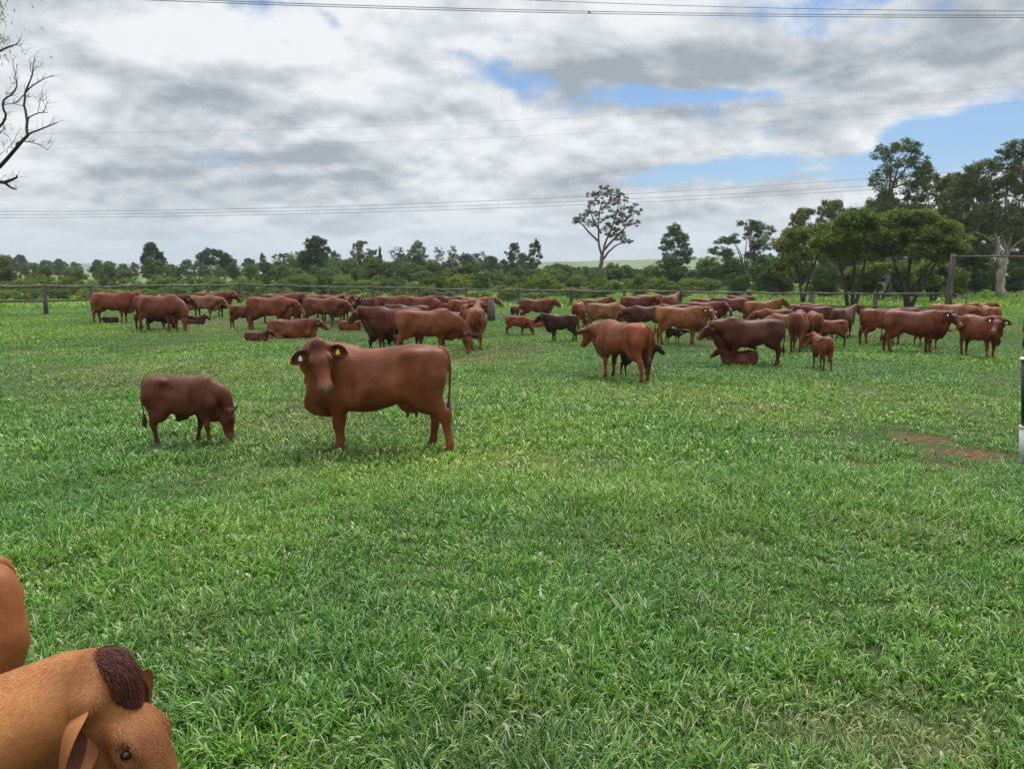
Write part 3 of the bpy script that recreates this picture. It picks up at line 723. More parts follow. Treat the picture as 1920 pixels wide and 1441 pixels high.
def tuft_mesh(seed, n, rr, L0, L1, w0, w1, segs, flat=0., broad=False):
    r = np.random.default_rng(seed); V = []; F = []; C = []
    for b in range(n):
        a = r.uniform(0, 2 * math.pi); d = rr * math.sqrt(r.uniform()); p = np.array([d * math.cos(a), d * math.sin(a), -.01])
        az = a + r.normal(0, 1.1); L = r.uniform(L0, L1); w = r.uniform(w0, w1)
        th = r.uniform(.05, .6) + flat * r.uniform(.3, 1.); bend = r.uniform(.5, 2.3)
        if r.uniform() < .40: bend += 1.4
        tw = r.normal(0, .5); val = min(1, max(0, r.beta(2.0, 2.6))) if r.uniform() > .25 else r.uniform(.78, 1.)  # extra share of blades in the painted-glint and straw tones
        base = len(V)
        for i in range(segs + 1):
            t = i / segs
            an = th + bend * t * t * .85
            dirv = np.array([math.sin(an) * math.cos(az), math.sin(an) * math.sin(az), math.cos(an)])
            sd = np.array([-math.sin(az + tw * t), math.cos(az + tw * t), 0]) + np.array([0, 0, .35 * math.sin(tw * 3 * t)])
            ww = w * (1 - t) ** .7 * (.55 + 1.6 * t if t < .3 else 1.03) if not broad else w * math.sin(math.pi * min(.98, .15 + t * .85)) 
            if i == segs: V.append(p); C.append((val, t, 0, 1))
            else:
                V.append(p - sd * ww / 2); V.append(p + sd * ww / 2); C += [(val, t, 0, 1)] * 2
            p = p + dirv * L / segs
            p[2] = max(p[2], .012)
        for i in range(segs - 1):
            F.append((base + 2 * i, base + 2 * i + 1, base + 2 * i + 3, base + 2 * i + 2))
        F.append((base + 2 * segs - 2, base + 2 * segs - 1, base + 2 * segs, base + 2 * segs))
    Q = [f for f in F if f[2] != f[3]]; T = [f[:3] for f in F if f[2] == f[3]]
    me = npmesh('tuft', V, [np.array(Q), np.array(T)], [M_GRASS])
    ca = me.color_attributes.new('bl', 'FLOAT_COLOR', 'POINT'); ca.data.foreach_set('color', np.array(C, np.float32).ravel())
    return me
def scatter(name, label, tufts, P, rot, scl, idx, tint, dry):
    src = bpy.data.collections.new(name + '_tufts')
    for i, t in enumerate(tufts): src.objects.link(bpy.data.objects.new('%s_tuft_%02d' % (name, i), t))
    me = bpy.data.meshes.new(name); me.vertices.add(len(P)); me.vertices.foreach_set('co', np.asarray(P, np.float32).ravel())
    for nm, ty, arr in (('rot', 'FLOAT_VECTOR', rot), ('scl', 'FLOAT', scl), ('idx', 'INT', idx), ('tint', 'FLOAT_COLOR', tint), ('dry', 'FLOAT', dry)):
        at_ = me.attributes.new(nm, ty, 'POINT')
        at_.data.foreach_set({'FLOAT_VECTOR': 'vector', 'FLOAT_COLOR': 'color'}.get(ty, 'value'), np.asarray(arr, np.int32 if ty == 'INT' else np.float32).ravel())
    o = link(name, me); tag(o, label, 'grass', kind='stuff')
    g = bpy.data.node_groups.new(name + '_nodes', 'GeometryNodeTree')
    g.interface.new_socket('Geometry', in_out='INPUT', socket_type='NodeSocketGeometry'); g.interface.new_socket('Geometry', in_out='OUTPUT', socket_type='NodeSocketGeometry')
    N, L = g.nodes, g.links
    i_, o_ = N.new('NodeGroupInput'), N.new('NodeGroupOutput')
    ins = N.new('GeometryNodeInstanceOnPoints'); ci = N.new('GeometryNodeCollectionInfo'); ci.inputs['Collection'].default_value = src
    ci.inputs['Separate Children'].default_value = True; ci.inputs['Reset Children'].default_value = True
    def na(n_, ty):
        a = N.new('GeometryNodeInputNamedAttribute'); a.data_type = ty; a.inputs['Name'].default_value = n_; return a.outputs['Attribute']
    L.new(i_.outputs[0], ins.inputs['Points']); L.new(ci.outputs[0], ins.inputs['Instance']); ins.inputs['Pick Instance'].default_value = True
    L.new(na('idx', 'INT'), ins.inputs['Instance Index'])
    e2r = N.new('FunctionNodeEulerToRotation'); L.new(na('rot', 'FLOAT_VECTOR'), e2r.inputs[0]); L.new(e2r.outputs[0], ins.inputs['Rotation'])
    L.new(na('scl', 'FLOAT'), ins.inputs['Scale']); L.new(ins.outputs[0], o_.inputs[0])
    md = o.modifiers.new('scatter', 'NODES'); md.node_group = g
    return o
def grass_points(y0, y1, dens, seed, margin=.12):
    """points in the visible wedge of the pasture, thinned where it is worn"""
    r = np.random.default_rng(seed); slope = 960 / F_PX + margin
    n = int(dens * slope * (y1 * y1 - y0 * y0)); y = np.sqrt(r.uniform(y0 * y0, y1 * y1, n)); x = r.uniform(-1, 1, n) * (slope * y + .4)
    so, st = clear_at(x, y)
    lush = fbm(x * .35, y * .35, 31) + .6 * fbm(x * 1.4, y * 1.4, 41)
    for px, py, hw, hh, s_ in ((1650, 950, 300, 55, .8), (1780, 1180, 190, 90, .7), (230, 1000, 260, 50, .5), (1180, 1190, 170, 60, .5), (620, 1330, 260, 60, .45), (1050, 900, 200, 25, -.35), (360, 860, 260, 20, .35), (1850, 770, 120, 30, .5)):
        c = at(px, py); rx = abs(at(px + hw, py).x - c.x); ry = (at(px, py - hh).y - at(px, py + hh).y) / 2
        lush = lush + s_ * np.exp(-((x - c.x) / rx) ** 2 - ((y - c.y) / ry) ** 2)
    keep = r.uniform(size=n) < np.clip(1 - so * .68 - st * .25, .28, 1) * np.clip(.88 + lush * .40, .55, 1)
    x, y, so, st, lush = x[keep], y[keep], so[keep], st[keep], lush[keep]; n = len(x)
    P = np.stack([x, y, ground_z(x, y)], 1)
    rot = np.stack([r.normal(0, .10, n), r.normal(0, .10, n), r.uniform(0, 6.283, n)], 1)
    scl = np.clip(1 + lush * .75 + r.normal(0, .16, n), .5, 1.7) * (1 - .55 * so - .28 * st)
    hue = fbm(x * .22 + 9, y * .22, 51) + .5 * fbm(x * .9, y * .9, 61)
    br = 1 + .36 * hue + r.normal(0, .10, n)
    tint = np.stack([br * (1.04 + .24 * hue), br, br * (.88 - .18 * hue), np.ones(n)], 1)
    dr = np.clip(st * 1.0 + so * .4 + np.clip(-fbm(x * .30 + 40, y * .30, 71) - .08, 0, 1) * 1.5 + (r.uniform(size=n) < .03) * .8, 0, .92)
    return P, rot, scl, tint, dr, r
tA = [tuft_mesh(100 + i, 32, .080, .05, .14, .005, .011, 5, .3) for i in range(6)] + [tuft_mesh(120 + i, 24, .08, .06, .14, .009, .016, 5, .6) for i in range(4)] + [tuft_mesh(140, 40, .10, .04, .10, .003, .006, 3, .4)] + [tuft_mesh(141 + i, 16, .11, .04, .09, .012, .026, 4, .7, True) for i in range(3)]
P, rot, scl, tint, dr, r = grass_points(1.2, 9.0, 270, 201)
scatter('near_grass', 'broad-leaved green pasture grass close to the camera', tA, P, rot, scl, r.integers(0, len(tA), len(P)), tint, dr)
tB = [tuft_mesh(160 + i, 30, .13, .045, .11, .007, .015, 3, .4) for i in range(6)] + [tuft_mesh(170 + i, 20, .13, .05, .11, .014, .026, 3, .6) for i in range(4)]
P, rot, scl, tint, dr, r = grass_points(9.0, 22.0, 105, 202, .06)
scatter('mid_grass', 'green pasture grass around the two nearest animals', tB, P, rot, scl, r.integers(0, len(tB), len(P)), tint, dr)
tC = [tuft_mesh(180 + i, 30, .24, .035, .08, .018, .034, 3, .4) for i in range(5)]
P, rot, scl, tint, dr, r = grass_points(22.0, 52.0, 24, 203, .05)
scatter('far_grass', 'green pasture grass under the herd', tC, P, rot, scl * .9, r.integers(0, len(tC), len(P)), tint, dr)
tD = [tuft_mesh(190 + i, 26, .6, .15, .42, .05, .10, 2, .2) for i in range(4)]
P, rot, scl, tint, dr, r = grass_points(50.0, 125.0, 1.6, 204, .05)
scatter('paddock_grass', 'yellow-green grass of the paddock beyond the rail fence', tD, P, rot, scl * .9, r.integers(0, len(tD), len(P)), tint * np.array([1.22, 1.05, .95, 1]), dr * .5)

# ------------------------------------------------------------------ trees and shrubs
def leaf_mat(name, stops, tr=.25, rough=.5):
    m = Mat(name); oi = m.objcol()
    a = m.attr('lv'); sp = m.N.new('ShaderNodeSeparateColor'); m.L.new(a.outputs['Color'], sp.inputs[0])
    c = m.mix(1., m.ramp(sp.outputs[0], stops), oi.outputs['Color'], 'MULTIPLY')
    m.set(Base_Color=c, Roughness=rough, Specular_IOR_Level=.35)
    t = m.N.new('ShaderNodeBsdfTranslucent'); m.L.new(m.mix(1., c, (1.3, 1.4, .7), 'MULTIPLY'), t.inputs[0])
    mx = m.N.new('ShaderNodeMixShader'); mx.inputs[0].default_value = tr
    m.L.new(m.b.outputs[0], mx.inputs[1]); m.L.new(t.outputs[0], mx.inputs[2]); m.L.new(mx.outputs[0], m.out.inputs[0])
    return m.m
M_GUM = leaf_mat('gum_leaves', [(0, (.030, .045, .016)), (.5, (.072, .096, .034)), (1, (.150, .175, .075))])
M_WATTLE = leaf_mat('wattle_leaves', [(0, (.030, .046, .010)), (.5, (.105, .145, .021)), (1, (.27, .32, .042))], .3)
M_BUSH = leaf_mat('bush_leaves', [(0, (.034, .056, .015)), (.5, (.088, .128, .030)), (1, (.18, .235, .062))], .3)
def bark(name, a, b, c): 
    m = Mat(name); n = m.noise(3, 6, .65, stretch=(1, 1, .25)); m.set(Base_Color=m.ramp(n, [(.3, a), (.5, b), (.72, c)]), Roughness=.85, Specular_IOR_Level=.15); m.bump(n, .5, .05); return m.m
M_PALE = bark('pale_bark', (.14, .11, .085), (.30, .26, .21), (.46, .42, .36))
M_DARKB = bark('dark_bark', (.022, .018, .014), (.045, .037, .03), (.09, .075, .06))
M_GREYB = bark('grey_bark', (.06, .052, .045), (.12, .105, .09), (.21, .19, .165))

def make_tree(seed, trunk, lobes, leaf, mats, twig=.5):
    """trunk: list of (points, r0, r1); lobes: (centre, radii, clusters); leaf: (clump radius, leaves per clump, leaf length, leaf width)"""
    r = np.random.default_rng(seed); tb = MB(); ends = []
    for pts, r0, r1 in trunk:
        P = np.array(pts, float); t = np.linspace(0, 1, len(P)); tt = np.linspace(0, 1, 9)
        Pc = np.stack([np.interp(tt, t, P[:, i]) for i in range(3)], 1)
        Pc[1:-1] = (Pc[:-2] + 2 * Pc[1:-1] + Pc[2:]) / 4; Pc[1:-1] += r.normal(0, r0 * .11, (7, 3))
        tb.tube(Pc, np.linspace(r0, r1, 9), 7); ends += [(p, r0 + (r1 - r0) * q) for p, q in zip(Pc[4:], tt[4:])]
    EP = np.array([e_[0] for e_ in ends]); ER = np.array([e_[1] for e_ in ends])
    cc, ld = [], []
    cr, nl, ll, lw = leaf
    for c, R, nc in lobes:
        c = np.array(c, float); R = np.array(R, float)
        k = np.argmin(np.linalg.norm(EP - c, axis=1) + np.maximum(0, EP[:, 2] - c[2]) * 3)
        p0, r0 = EP[k], ER[k] * .7
        L = np.linalg.norm(c - p0)
        if L > .05:
            mid = (p0 + c) / 2 + np.array([0, 0, -.10 * L]) + r.normal(0, .10 * L, 3) * np.array([1, 1, .5])
            br = bez(p0, mid, c, 7); br[1:-1] += r.normal(0, .02 * L, (5, 3)); tb.tube(br, np.linspace(max(r0 * .8, .02), max(r0 * .28, .012), 7), 5)
        else: br = np.array([p0])
        u = r.normal(size=(nc, 3)); u /= np.linalg.norm(u, axis=1)[:, None]
        rd = r.uniform(.35, 1, (nc, 1)) ** .6; pos = c + u * R * rd
        pos[:, 2] = np.where(pos[:, 2] < c[2], c[2] + (pos[:, 2] - c[2]) * .7, pos[:, 2])
        cc.append(pos)
        for q in pos[r.uniform(size=nc) < twig]:
            s0 = br[r.integers(len(br) // 2, len(br))]; l2 = np.linalg.norm(q - s0)
            tb.tube(bez(s0, (s0 + q) / 2 + r.normal(0, .12 * l2, 3), q, 4), np.linspace(max(r0 * .22, .012), .006, 4), 3, cap=False)
    CC = np.concatenate(cc); nC = len(CC)
    cs = r.uniform(.6, 1.25, nC); cv = r.uniform(.15, .85, nC)
    zr = (CC[:, 2] - CC[:, 2].min()) / (np.ptp(CC[:, 2]) + 1e-6)
    N_ = nC * nl; ci = np.repeat(np.arange(nC), nl)
    off = r.normal(size=(N_, 3)); off /= np.linalg.norm(off, axis=1)[:, None]; off *= (r.uniform(0, 1, (N_, 1)) ** .45) * cr * cs[ci][:, None] * np.array([1.1, 1.1, .75])
    C = CC[ci] + off
    d = r.normal(size=(N_, 3)) + off / cr * .8 + np.array([0, 0, -.35]); d /= np.linalg.norm(d, axis=1)[:, None]
    s_ = np.cross(d, r.normal(size=(N_, 3))); s_ /= np.linalg.norm(s_, axis=1)[:, None] + 1e-9
    l = ll * r.uniform(.6, 1.3, (N_, 1)); w = lw * r.uniform(.7, 1.3, (N_, 1))
    V = np.stack([C - d * l / 2, C + s_ * w / 2 - d * l * .05, C + d * l / 2, C - s_ * w / 2 - d * l * .05], 1).reshape(-1, 3)
    F = np.arange(N_ * 4).reshape(-1, 4)
    me = npmesh('crown', V, F, [mats[0]], smooth=False)
    val = np.clip(cv[ci] * .55 + r.uniform(0, .45, N_), 0, 1)
    ca = me.color_attributes.new('lv', 'FLOAT_COLOR', 'POINT'); ca.data.foreach_set('color', np.repeat(np.stack([val, val, val, np.ones(N_)], 1), 4, 0).astype(np.float32).ravel())
    return tb.mesh('trunk', [mats[1]]), me
def lobes_rand(seed, n, cx, rx, z0, z1, lr, nc):
    r = np.random.default_rng(seed); out = []
    for i in range(n):
        a = r.uniform(0, 6.28) + i * 2.4; t = r.uniform(); zz = z0 + (z1 - z0) * ((i + .5) / n)
        k = math.sin(math.pi * (.16 + .72 * (zz - z0) / max(z1 - z0, .01))) ** .8; q = rx * k * math.sqrt(r.uniform(.15, 1))
        R = lr * r.uniform(.7, 1.25); out.append(((cx + q * math.cos(a), q * math.sin(a), zz), (R, R, R * .72), int(nc * r.uniform(.8, 1.2))))
    return out
# prototypes, all 10 units tall and scaled to their place
PROTO = {}
def gum_proto(key, seed, n, rx, z0, lr, nc, fork, mats, leaf=(.46, 60, .30, .10), lean=0.):
    tr = [([(0, 0, -.2), (lean * .3, 0, fork * .6), (lean * .6, .05, fork)], .20, .14)]
    r = np.random.default_rng(seed)
    for k in range(4):
        a = k * 1.57 + r.uniform(0, 1); q = rx * .45
        tr.append(([(lean * .6, .05, fork), (lean * .7 + q * .35 * math.cos(a), q * .35 * math.sin(a), fork + (9 - fork) * .4), (lean + q * math.cos(a), q * math.sin(a), fork + (9 - fork) * r.uniform(.6, .9))], .12, .035))
    PROTO[key] = make_tree(seed, tr, lobes_rand(seed + 1, n, lean, rx, z0, 9.3, lr, nc), leaf, mats)
gum_proto('gum_open', 301, 19, 2.6, 3.4, 1.25, 13, 2.6, (M_GUM, M_PALE))
gum_proto('gum_open2', 311, 19, 3.8, 2.8, 1.4, 15, 2.4, (M_GUM, M_GREYB), lean=.5)
gum_proto('gum_dense', 321, 20, 3.0, 2.8, 1.6, 24, 2.5, (M_GUM, M_GREYB), (.52, 58, .34, .14))
gum_proto('gum_umbrella', 331, 16, 4.6, 5.8, 1.6, 22, 3.2, (M_GUM, M_GREYB), (.52, 56, .34, .13))
gum_proto('tree_round', 341, 20, 3.8, 1.7, 1.9, 26, 1.8, (M_BUSH, M_DARKB), (.56, 54, .36, .15))
gum_proto('tree_upright', 351, 16, 2.1, 1.7, 1.35, 20, 2.0, (M_BUSH, M_GREYB), (.52, 50, .34, .13))
gum_proto('gum_sparse', 361, 15, 3.4, 3.4, 1.2, 8, 3.0, (M_GUM, M_PALE), (.44, 44, .30, .09))
def bush_proto(key, seed, rx, mats, leaf=(.85, 60, .50, .20)):
    tr = [([(0, 0, -.2), (r_ * .5, r_ * .2, 1.8), (r_ * 1.4, r_ * .5, 4.2)], .16, .06) for r_ in (-1.6, -.4, .7, 1.7)]
    PROTO[key] = make_tree(seed, tr, lobes_rand(seed + 1, 17, 0, rx, 1.2, 8.4, 2.4, 14), leaf, mats, .2)
bush_proto('bush_a', 401, 5.2, (M_BUSH, M_DARKB)); bush_proto('bush_b', 411, 7.0, (M_BUSH, M_DARKB)); bush_proto('bush_c', 421, 4.0, (M_BUSH, M_DARKB), (.8, 70, .42, .14))

def plant(key, name, px, top, Y, width, tintc, label, cat, group=None, yaw=None, base_z=0.):
    """a tree standing at distance Y on the line of sight px, its top seen at 'top', its crown about 'width' px wide"""
    tm, cm = PROTO[key]
    x = at_y(px, 540, Y).x; H = CAM_Z + (HOR - top) * Y / F_PX; H = max(H, .5)
    natw = {'gum_open': 7.2, 'gum_open2': 9.4, 'gum_dense': 8.6, 'gum_umbrella': 11.5, 'tree_round': 10.8, 'tree_upright': 6.6, 'gum_sparse': 8.6, 'bush_a': 14, 'bush_b': 17, 'bush_c': 11.5}[key]
    s = H / 10.; w = width * Y / F_PX / natw
    root = bpy.data.objects.new(name, None); COL.objects.link(root)
    root.location = (x, Y, float(ground_z(x, Y)) - .05 + base_z); root.rotation_euler = (0, 0, yaw if yaw is not None else random.uniform(0, 6.28)); root.scale = (w, w, s)
    tag(root, label, cat, group)
    t = link('trunk', tm, root); c = link('crown', cm, root); c.color = (*tintc, 1); t.color = (1, 1, 1, 1)
    return root

# ------------------------------------------------------------------ rail fence, gateway, gate
M_WOOD = Mat('weathered_timber'); _n = M_WOOD.noise(6, 7, .7, stretch=(1, 1, .12)); _n2 = M_WOOD.noise(1.2, 4)
M_WOOD.set(Base_Color=M_WOOD.mix(_n2, M_WOOD.ramp(_n, [(.3, (.045, .040, .034)), (.5, (.12, .11, .095)), (.72, (.24, .225, .20))]), M_WOOD.ramp(_n, [(.3, (.03, .03, .024)), (.7, (.15, .14, .115))])), Roughness=.9, Specular_IOR_Level=.15)
M_WOOD.bump(_n, .7, .02); M_WOOD = M_WOOD.m
M_RAIL = Mat('weathered_rail'); _n = M_RAIL.noise(5, 7, .7, stretch=(.12, 1, 1))
M_RAIL.set(Base_Color=M_RAIL.ramp(_n, [(.3, (.045, .042, .036)), (.5, (.12, .115, .10)), (.72, (.25, .24, .21))]), Roughness=.9, Specular_IOR_Level=.15); M_RAIL.bump(_n, .7, .02); M_RAIL = M_RAIL.m
M_WIRE = simple('fence_wire', (.16, .16, .16), .5, .4); M_RUST = simple('rusty_pipe', (.10, .07, .05), .7, .3, .4, 20)
M_CABLE = simple('power_cable', (.05, .052, .056), .5, .4)
FR = random.Random(4)
def rail_fence(label, posts):
    """posts: (px, base y, top-rail y, low-rail y, radius)"""
    w = [(at(p[0], p[1]), p) for p in posts]
    root = bpy.data.objects.new('rail_fence', None); COL.objects.link(root); root.location = w[0][0]; tag(root, label, 'fence', 'rail fences around the pasture')
    O = w[0][0]; tops = []; lows = []
    for g, p in w:
        zt = at_y(p[0], p[2], g.y).z; zl = at_y(p[0], p[3], g.y).z; tops.append(Vector((g.x, g.y, zt))); lows.append(Vector((g.x, g.y, zl)))
        mb = MB(); l = FR.uniform(-.04, .04); r = p[4]
        a = g - O
        mb.tube([(a.x, a.y, -.2), (a.x + l * .3, a.y, zt * .4), (a.x + l * .8, a.y, zt * .8), (a.x + l, a.y, zt + .02)], [r * 1.1, r * 1.05, r, r * .94], 9)
        mb.build('post', M_WOOD, root)
    for line, rr, nm in ((tops, .066, 'rail'), (lows, .055, 'rail')):
        for A, B in zip(line[:-1], line[1:]):
            a, b = A - O, B - O; pts = []
            sag = FR.uniform(.01, .07); off = -.13 if nm == 'rail' else 0; k0, k1 = FR.uniform(.8, 1.15), FR.uniform(.8, 1.15)
            for i in range(9):
                t = i / 8; p = a.lerp(b, t * 1.03 - .015); p.z += -sag * math.sin(math.pi * t) + FR.uniform(-.018, .018); p.y += off + FR.uniform(-.012, .012); pts.append(p)
            mb = MB(); mb.tube(pts, [rr * (k0 + (k1 - k0) * i / 8) * FR.uniform(.93, 1.07) for i in range(9)], 7); mb.build(nm, M_RAIL, root)
    for f in (.33, .66):
        mb = MB(); mb.tube([(T.lerp(Lw, f) - O) + Vector((0, .14, 0)) for T, Lw in zip(tops, lows)], .0045, 4); mb.build('wire', M_WIRE, root)
    return root
rail_fence('grey timber rail fence behind the leftmost cattle, running back to the thick corner post',
    [(-75, 600, 535, 565, .12), (-5, 595, 535, 564, .11), (87, 590, 535, 563, .115), (175, 585, 536, 561, .11), (250, 580, 535, 559, .10), (322, 576, 535, 558, .10), (391, 572, 534, 557, .10), (449, 569, 532, 556, .14)])
rail_fence('long grey timber rail fence behind the herd, ending at the tall gateway post',
    [(453, 569, 532, 556, .14), (533, 567, 534, 556, .10), (616, 567, 537, 557, .10), (699, 567, 538, 559, .13), (786, 568, 540, 561, .10), (875, 569, 541, 563, .10), (973, 571, 543, 566, .11), (1070, 574, 544, 568, .12),
     (1170, 576, 545, 569, .10), (1275, 577, 546, 569, .13), (1404, 580, 548, 570, .13), (1521, 583, 549, 571, .14), (1640, 584, 551, 574, .13), (1779, 583, 549, 575, .10)])
def gateway():
    b = at(1776, 584); root = bpy.data.objects.new('gateway', None); COL.objects.link(root); root.location = b
    tag(root, 'tall leaning timber post with a thin pole across its top, ending the rail fence', 'gateway')
    t = at_y(1788, 476, b.y) - b; mb = MB(); mb.tube([(0, 0, -.3), (t.x * .3, 0, t.z * .33), (t.x * .72, 0, t.z * .7), (t.x, 0, t.z)], [.19, .17, .15, .14], 12); mb.build('post', M_WOOD, root)
    c0 = at_y(1786, 481, b.y - .2) - b; c1 = at_y(2150, 482, b.y - .2) - b
    mb = MB(); mb.tube([c0.lerp(c1, i / 8) + Vector((0, 0, .02 * math.sin(i))) for i in range(9)], .047, 8); mb.build('crossbar', M_RUST, root)
    p1 = at(2145, 584) - b; mb = MB(); mb.tube([(p1.x, 0, -.3), (p1.x, 0, t.z * .5), (p1.x + .1, 0, t.z)], [.18, .16, .14], 12); mb.build('post', M_WOOD, root)
gateway()
def gate():
    b = at(1786, 584); root = bpy.data.objects.new('steel_gate', None); COL.objects.link(root); root.location = b
    tag(root, 'dark steel pipe gate swung open beside the tall gateway post', 'gate')
    A = at_y(1786, 549, b.y) - b; e = at(1808, 598); B = Vector((e.x - b.x, e.y - b.y, at_y(1808, 557, e.y).z))
    lo = .35
    mb = MB(); mb.tube([(A.x, A.y, lo), A, B, (B.x, B.y, lo), (A.x, A.y, lo)], .028, 6); mb.build('frame', M_RUST, root)
    for f in (.3, .6):
        mb = MB(); mb.tube([Vector((A.x, A.y, lo + (A.z - lo) * f)), Vector((B.x, B.y, lo + (B.z - lo) * f))], .014, 6); mb.build('bar', M_RUST, root)
    m_ = (A + B) / 2; mb = MB(); mb.tube([(m_.x, m_.y, lo), m_], .014, 6); mb.build('upright', M_RUST, root)
gate()
# the old stump-like post beside the grazing herd
b = at(921, 602); root = bpy.data.objects.new('old_post', None); COL.objects.link(root); root.location = b
tag(root, 'thick short weathered grey post standing alone behind the cow seen from behind', 'post')
zt = at_y(921, 563, b.y).z; mb = MB(); mb.tube([(0, 0, -.2), (.01, 0, zt * .5), (-.01, 0, zt * .96), (0, 0, zt)], [.20, .19, .17, .13], 11); mb.build('trunk', M_WOOD, root)
mb = MB(); mb.tube([(.05, -.03, zt - .06), (.09, -.02, zt + .05)], [.06, .03], 6); mb.build('splinter', M_WOOD, root)
# pipe post by the right edge of the view
M_PVC = simple('white_sleeve', (.55, .54, .50), .5, .3, .15, 6); M_DKP = simple('dark_green_pipe', (.012, .022, .022), .4, .5)
b = at(1922.5, 856); tx = at_y(1923, 674, b.y).x - b.x; root = bpy.data.objects.new('pipe_post', None); COL.objects.link(root); root.location = b
tag(root, 'dark pipe post with a white sleeve at its foot and a white cap', 'post')
k = b.y / F_PX; zc = at_y(1922, 674, b.y).z; zs = at_y(1922, 800, b.y).z
mb = MB(); mb.tube([(0, 0, -.1), (tx * .25, 0, zs - .02)], [10.5 * k, 10.5 * k], 20); mb.tube([(tx * .25, 0, zs - .02), (tx * .25, 0, zs + .015)], [11.5 * k, 11.5 * k], 20); mb.build('sleeve', M_PVC, root)
mb = MB(); tx = at_y(1923, 674, b.y).x - b.x; mb.tube([(tx * .25, 0, zs), (tx, 0, zc)], [7.5 * k, 7.5 * k], 20); mb.build('pipe', M_DKP, root)
mb = MB(); mb.tube([(tx, 0, zc), (tx, 0, zc + .012), (tx, 0, zc + .03)], [11 * k, 11 * k, 7 * k], 20); mb.build('cap', M_PVC, root)
# crow on the top rail
b = at(1241, 578); zr = at_y(1241, 544, b.y).z
mb = MB(); mb.tube([(-.16, -.13, zr + .05), (-.06, -.13, zr + .13), (.02, -.13, zr + .24), (.06, -.13, zr + .31), (.12, -.13, zr + .31)], [.02, .065, .075, .045, .028], 9); mb.tube([(.12, -.13, zr + .31), (.18, -.13, zr + .30)], [.018, .004], 6)
mb.tube([(0, -.14, zr + .12), (.01, -.14, zr + .05)], .008, 5); mb.tube([(.03, -.11, zr + .12), (.04, -.11, zr + .05)], .008, 5)
o = mb.build('crow', simple('crow_feathers', (.010, .010, .012), .4, .5), loc=(b.x, b.y, 0)); tag(o, 'black crow perched on the top rail of the fence', 'bird')

# ------------------------------------------------------------------ power lines
def wire(label, pts, Y, r, grp, ext=700):
    q = np.polyfit([p[0] for p in pts], [p[1] for p in pts], 2 if len(pts) > 2 else 1)
    xs = np.linspace(-ext, 1920 + ext, 60); V = [at_y(x, float(np.polyval(q, x)), Y) for x in xs]
    mb = MB(); mb.tube(V, r, 5); tag(mb.build('power_line', M_CABLE), label, 'cable', grp)
wire('lower cable of the pair crossing the top of the sky, carrying a small clamp', [(270, 0), (960, 22), (1440, 31), (1920, 33)], 36, .016, 'cables crossing the top of the sky')
wire('upper cable of the close pair crossing the top of the sky', [(370, 0), (960, 18), (1440, 27), (1920, 28.5)], 36.6, .016, 'cables crossing the top of the sky')
wire('thin single cable highest in the sky, above the close pair', [(985, 0), (1440, 15), (1920, 21)], 39, .015, 'cables crossing the top of the sky')
mb = MB(); p = at_y(1105, 23, 36.2); mb.tube([p + Vector((0, -.3, -.11)), p + Vector((0, .4, .11))], .03, 6); tag(mb.build('cable_clamp', M_CABLE), 'small dark clamp joining the close pair of cables in the top sky', 'clamp')
wire('upper of the two faint thin cables rising across the middle of the sky', [(0, 251), (960, 226), (1440, 199), (1920, 161)], 120, .011, 'faint cables across the middle sky')
wire('lower of the two faint thin cables rising across the middle of the sky', [(0, 278), (960, 257), (1440, 229), (1920, 191)], 120, .011, 'faint cables across the middle sky')
for lb, a_ in (('topmost of the three dark cables passing behind the lone gum tree', (396, 392, 375, 342, 312)), ('middle one of the three dark cables passing behind the lone gum tree', (402, 398, 384, 353, 330)), ('lowest of the three dark cables passing behind the lone gum tree', (407, 405, 390, 360, 338))):
    wire(lb, list(zip((0, 480, 960, 1500, 1920), a_)), 190, .040, 'three cables behind the lone gum')

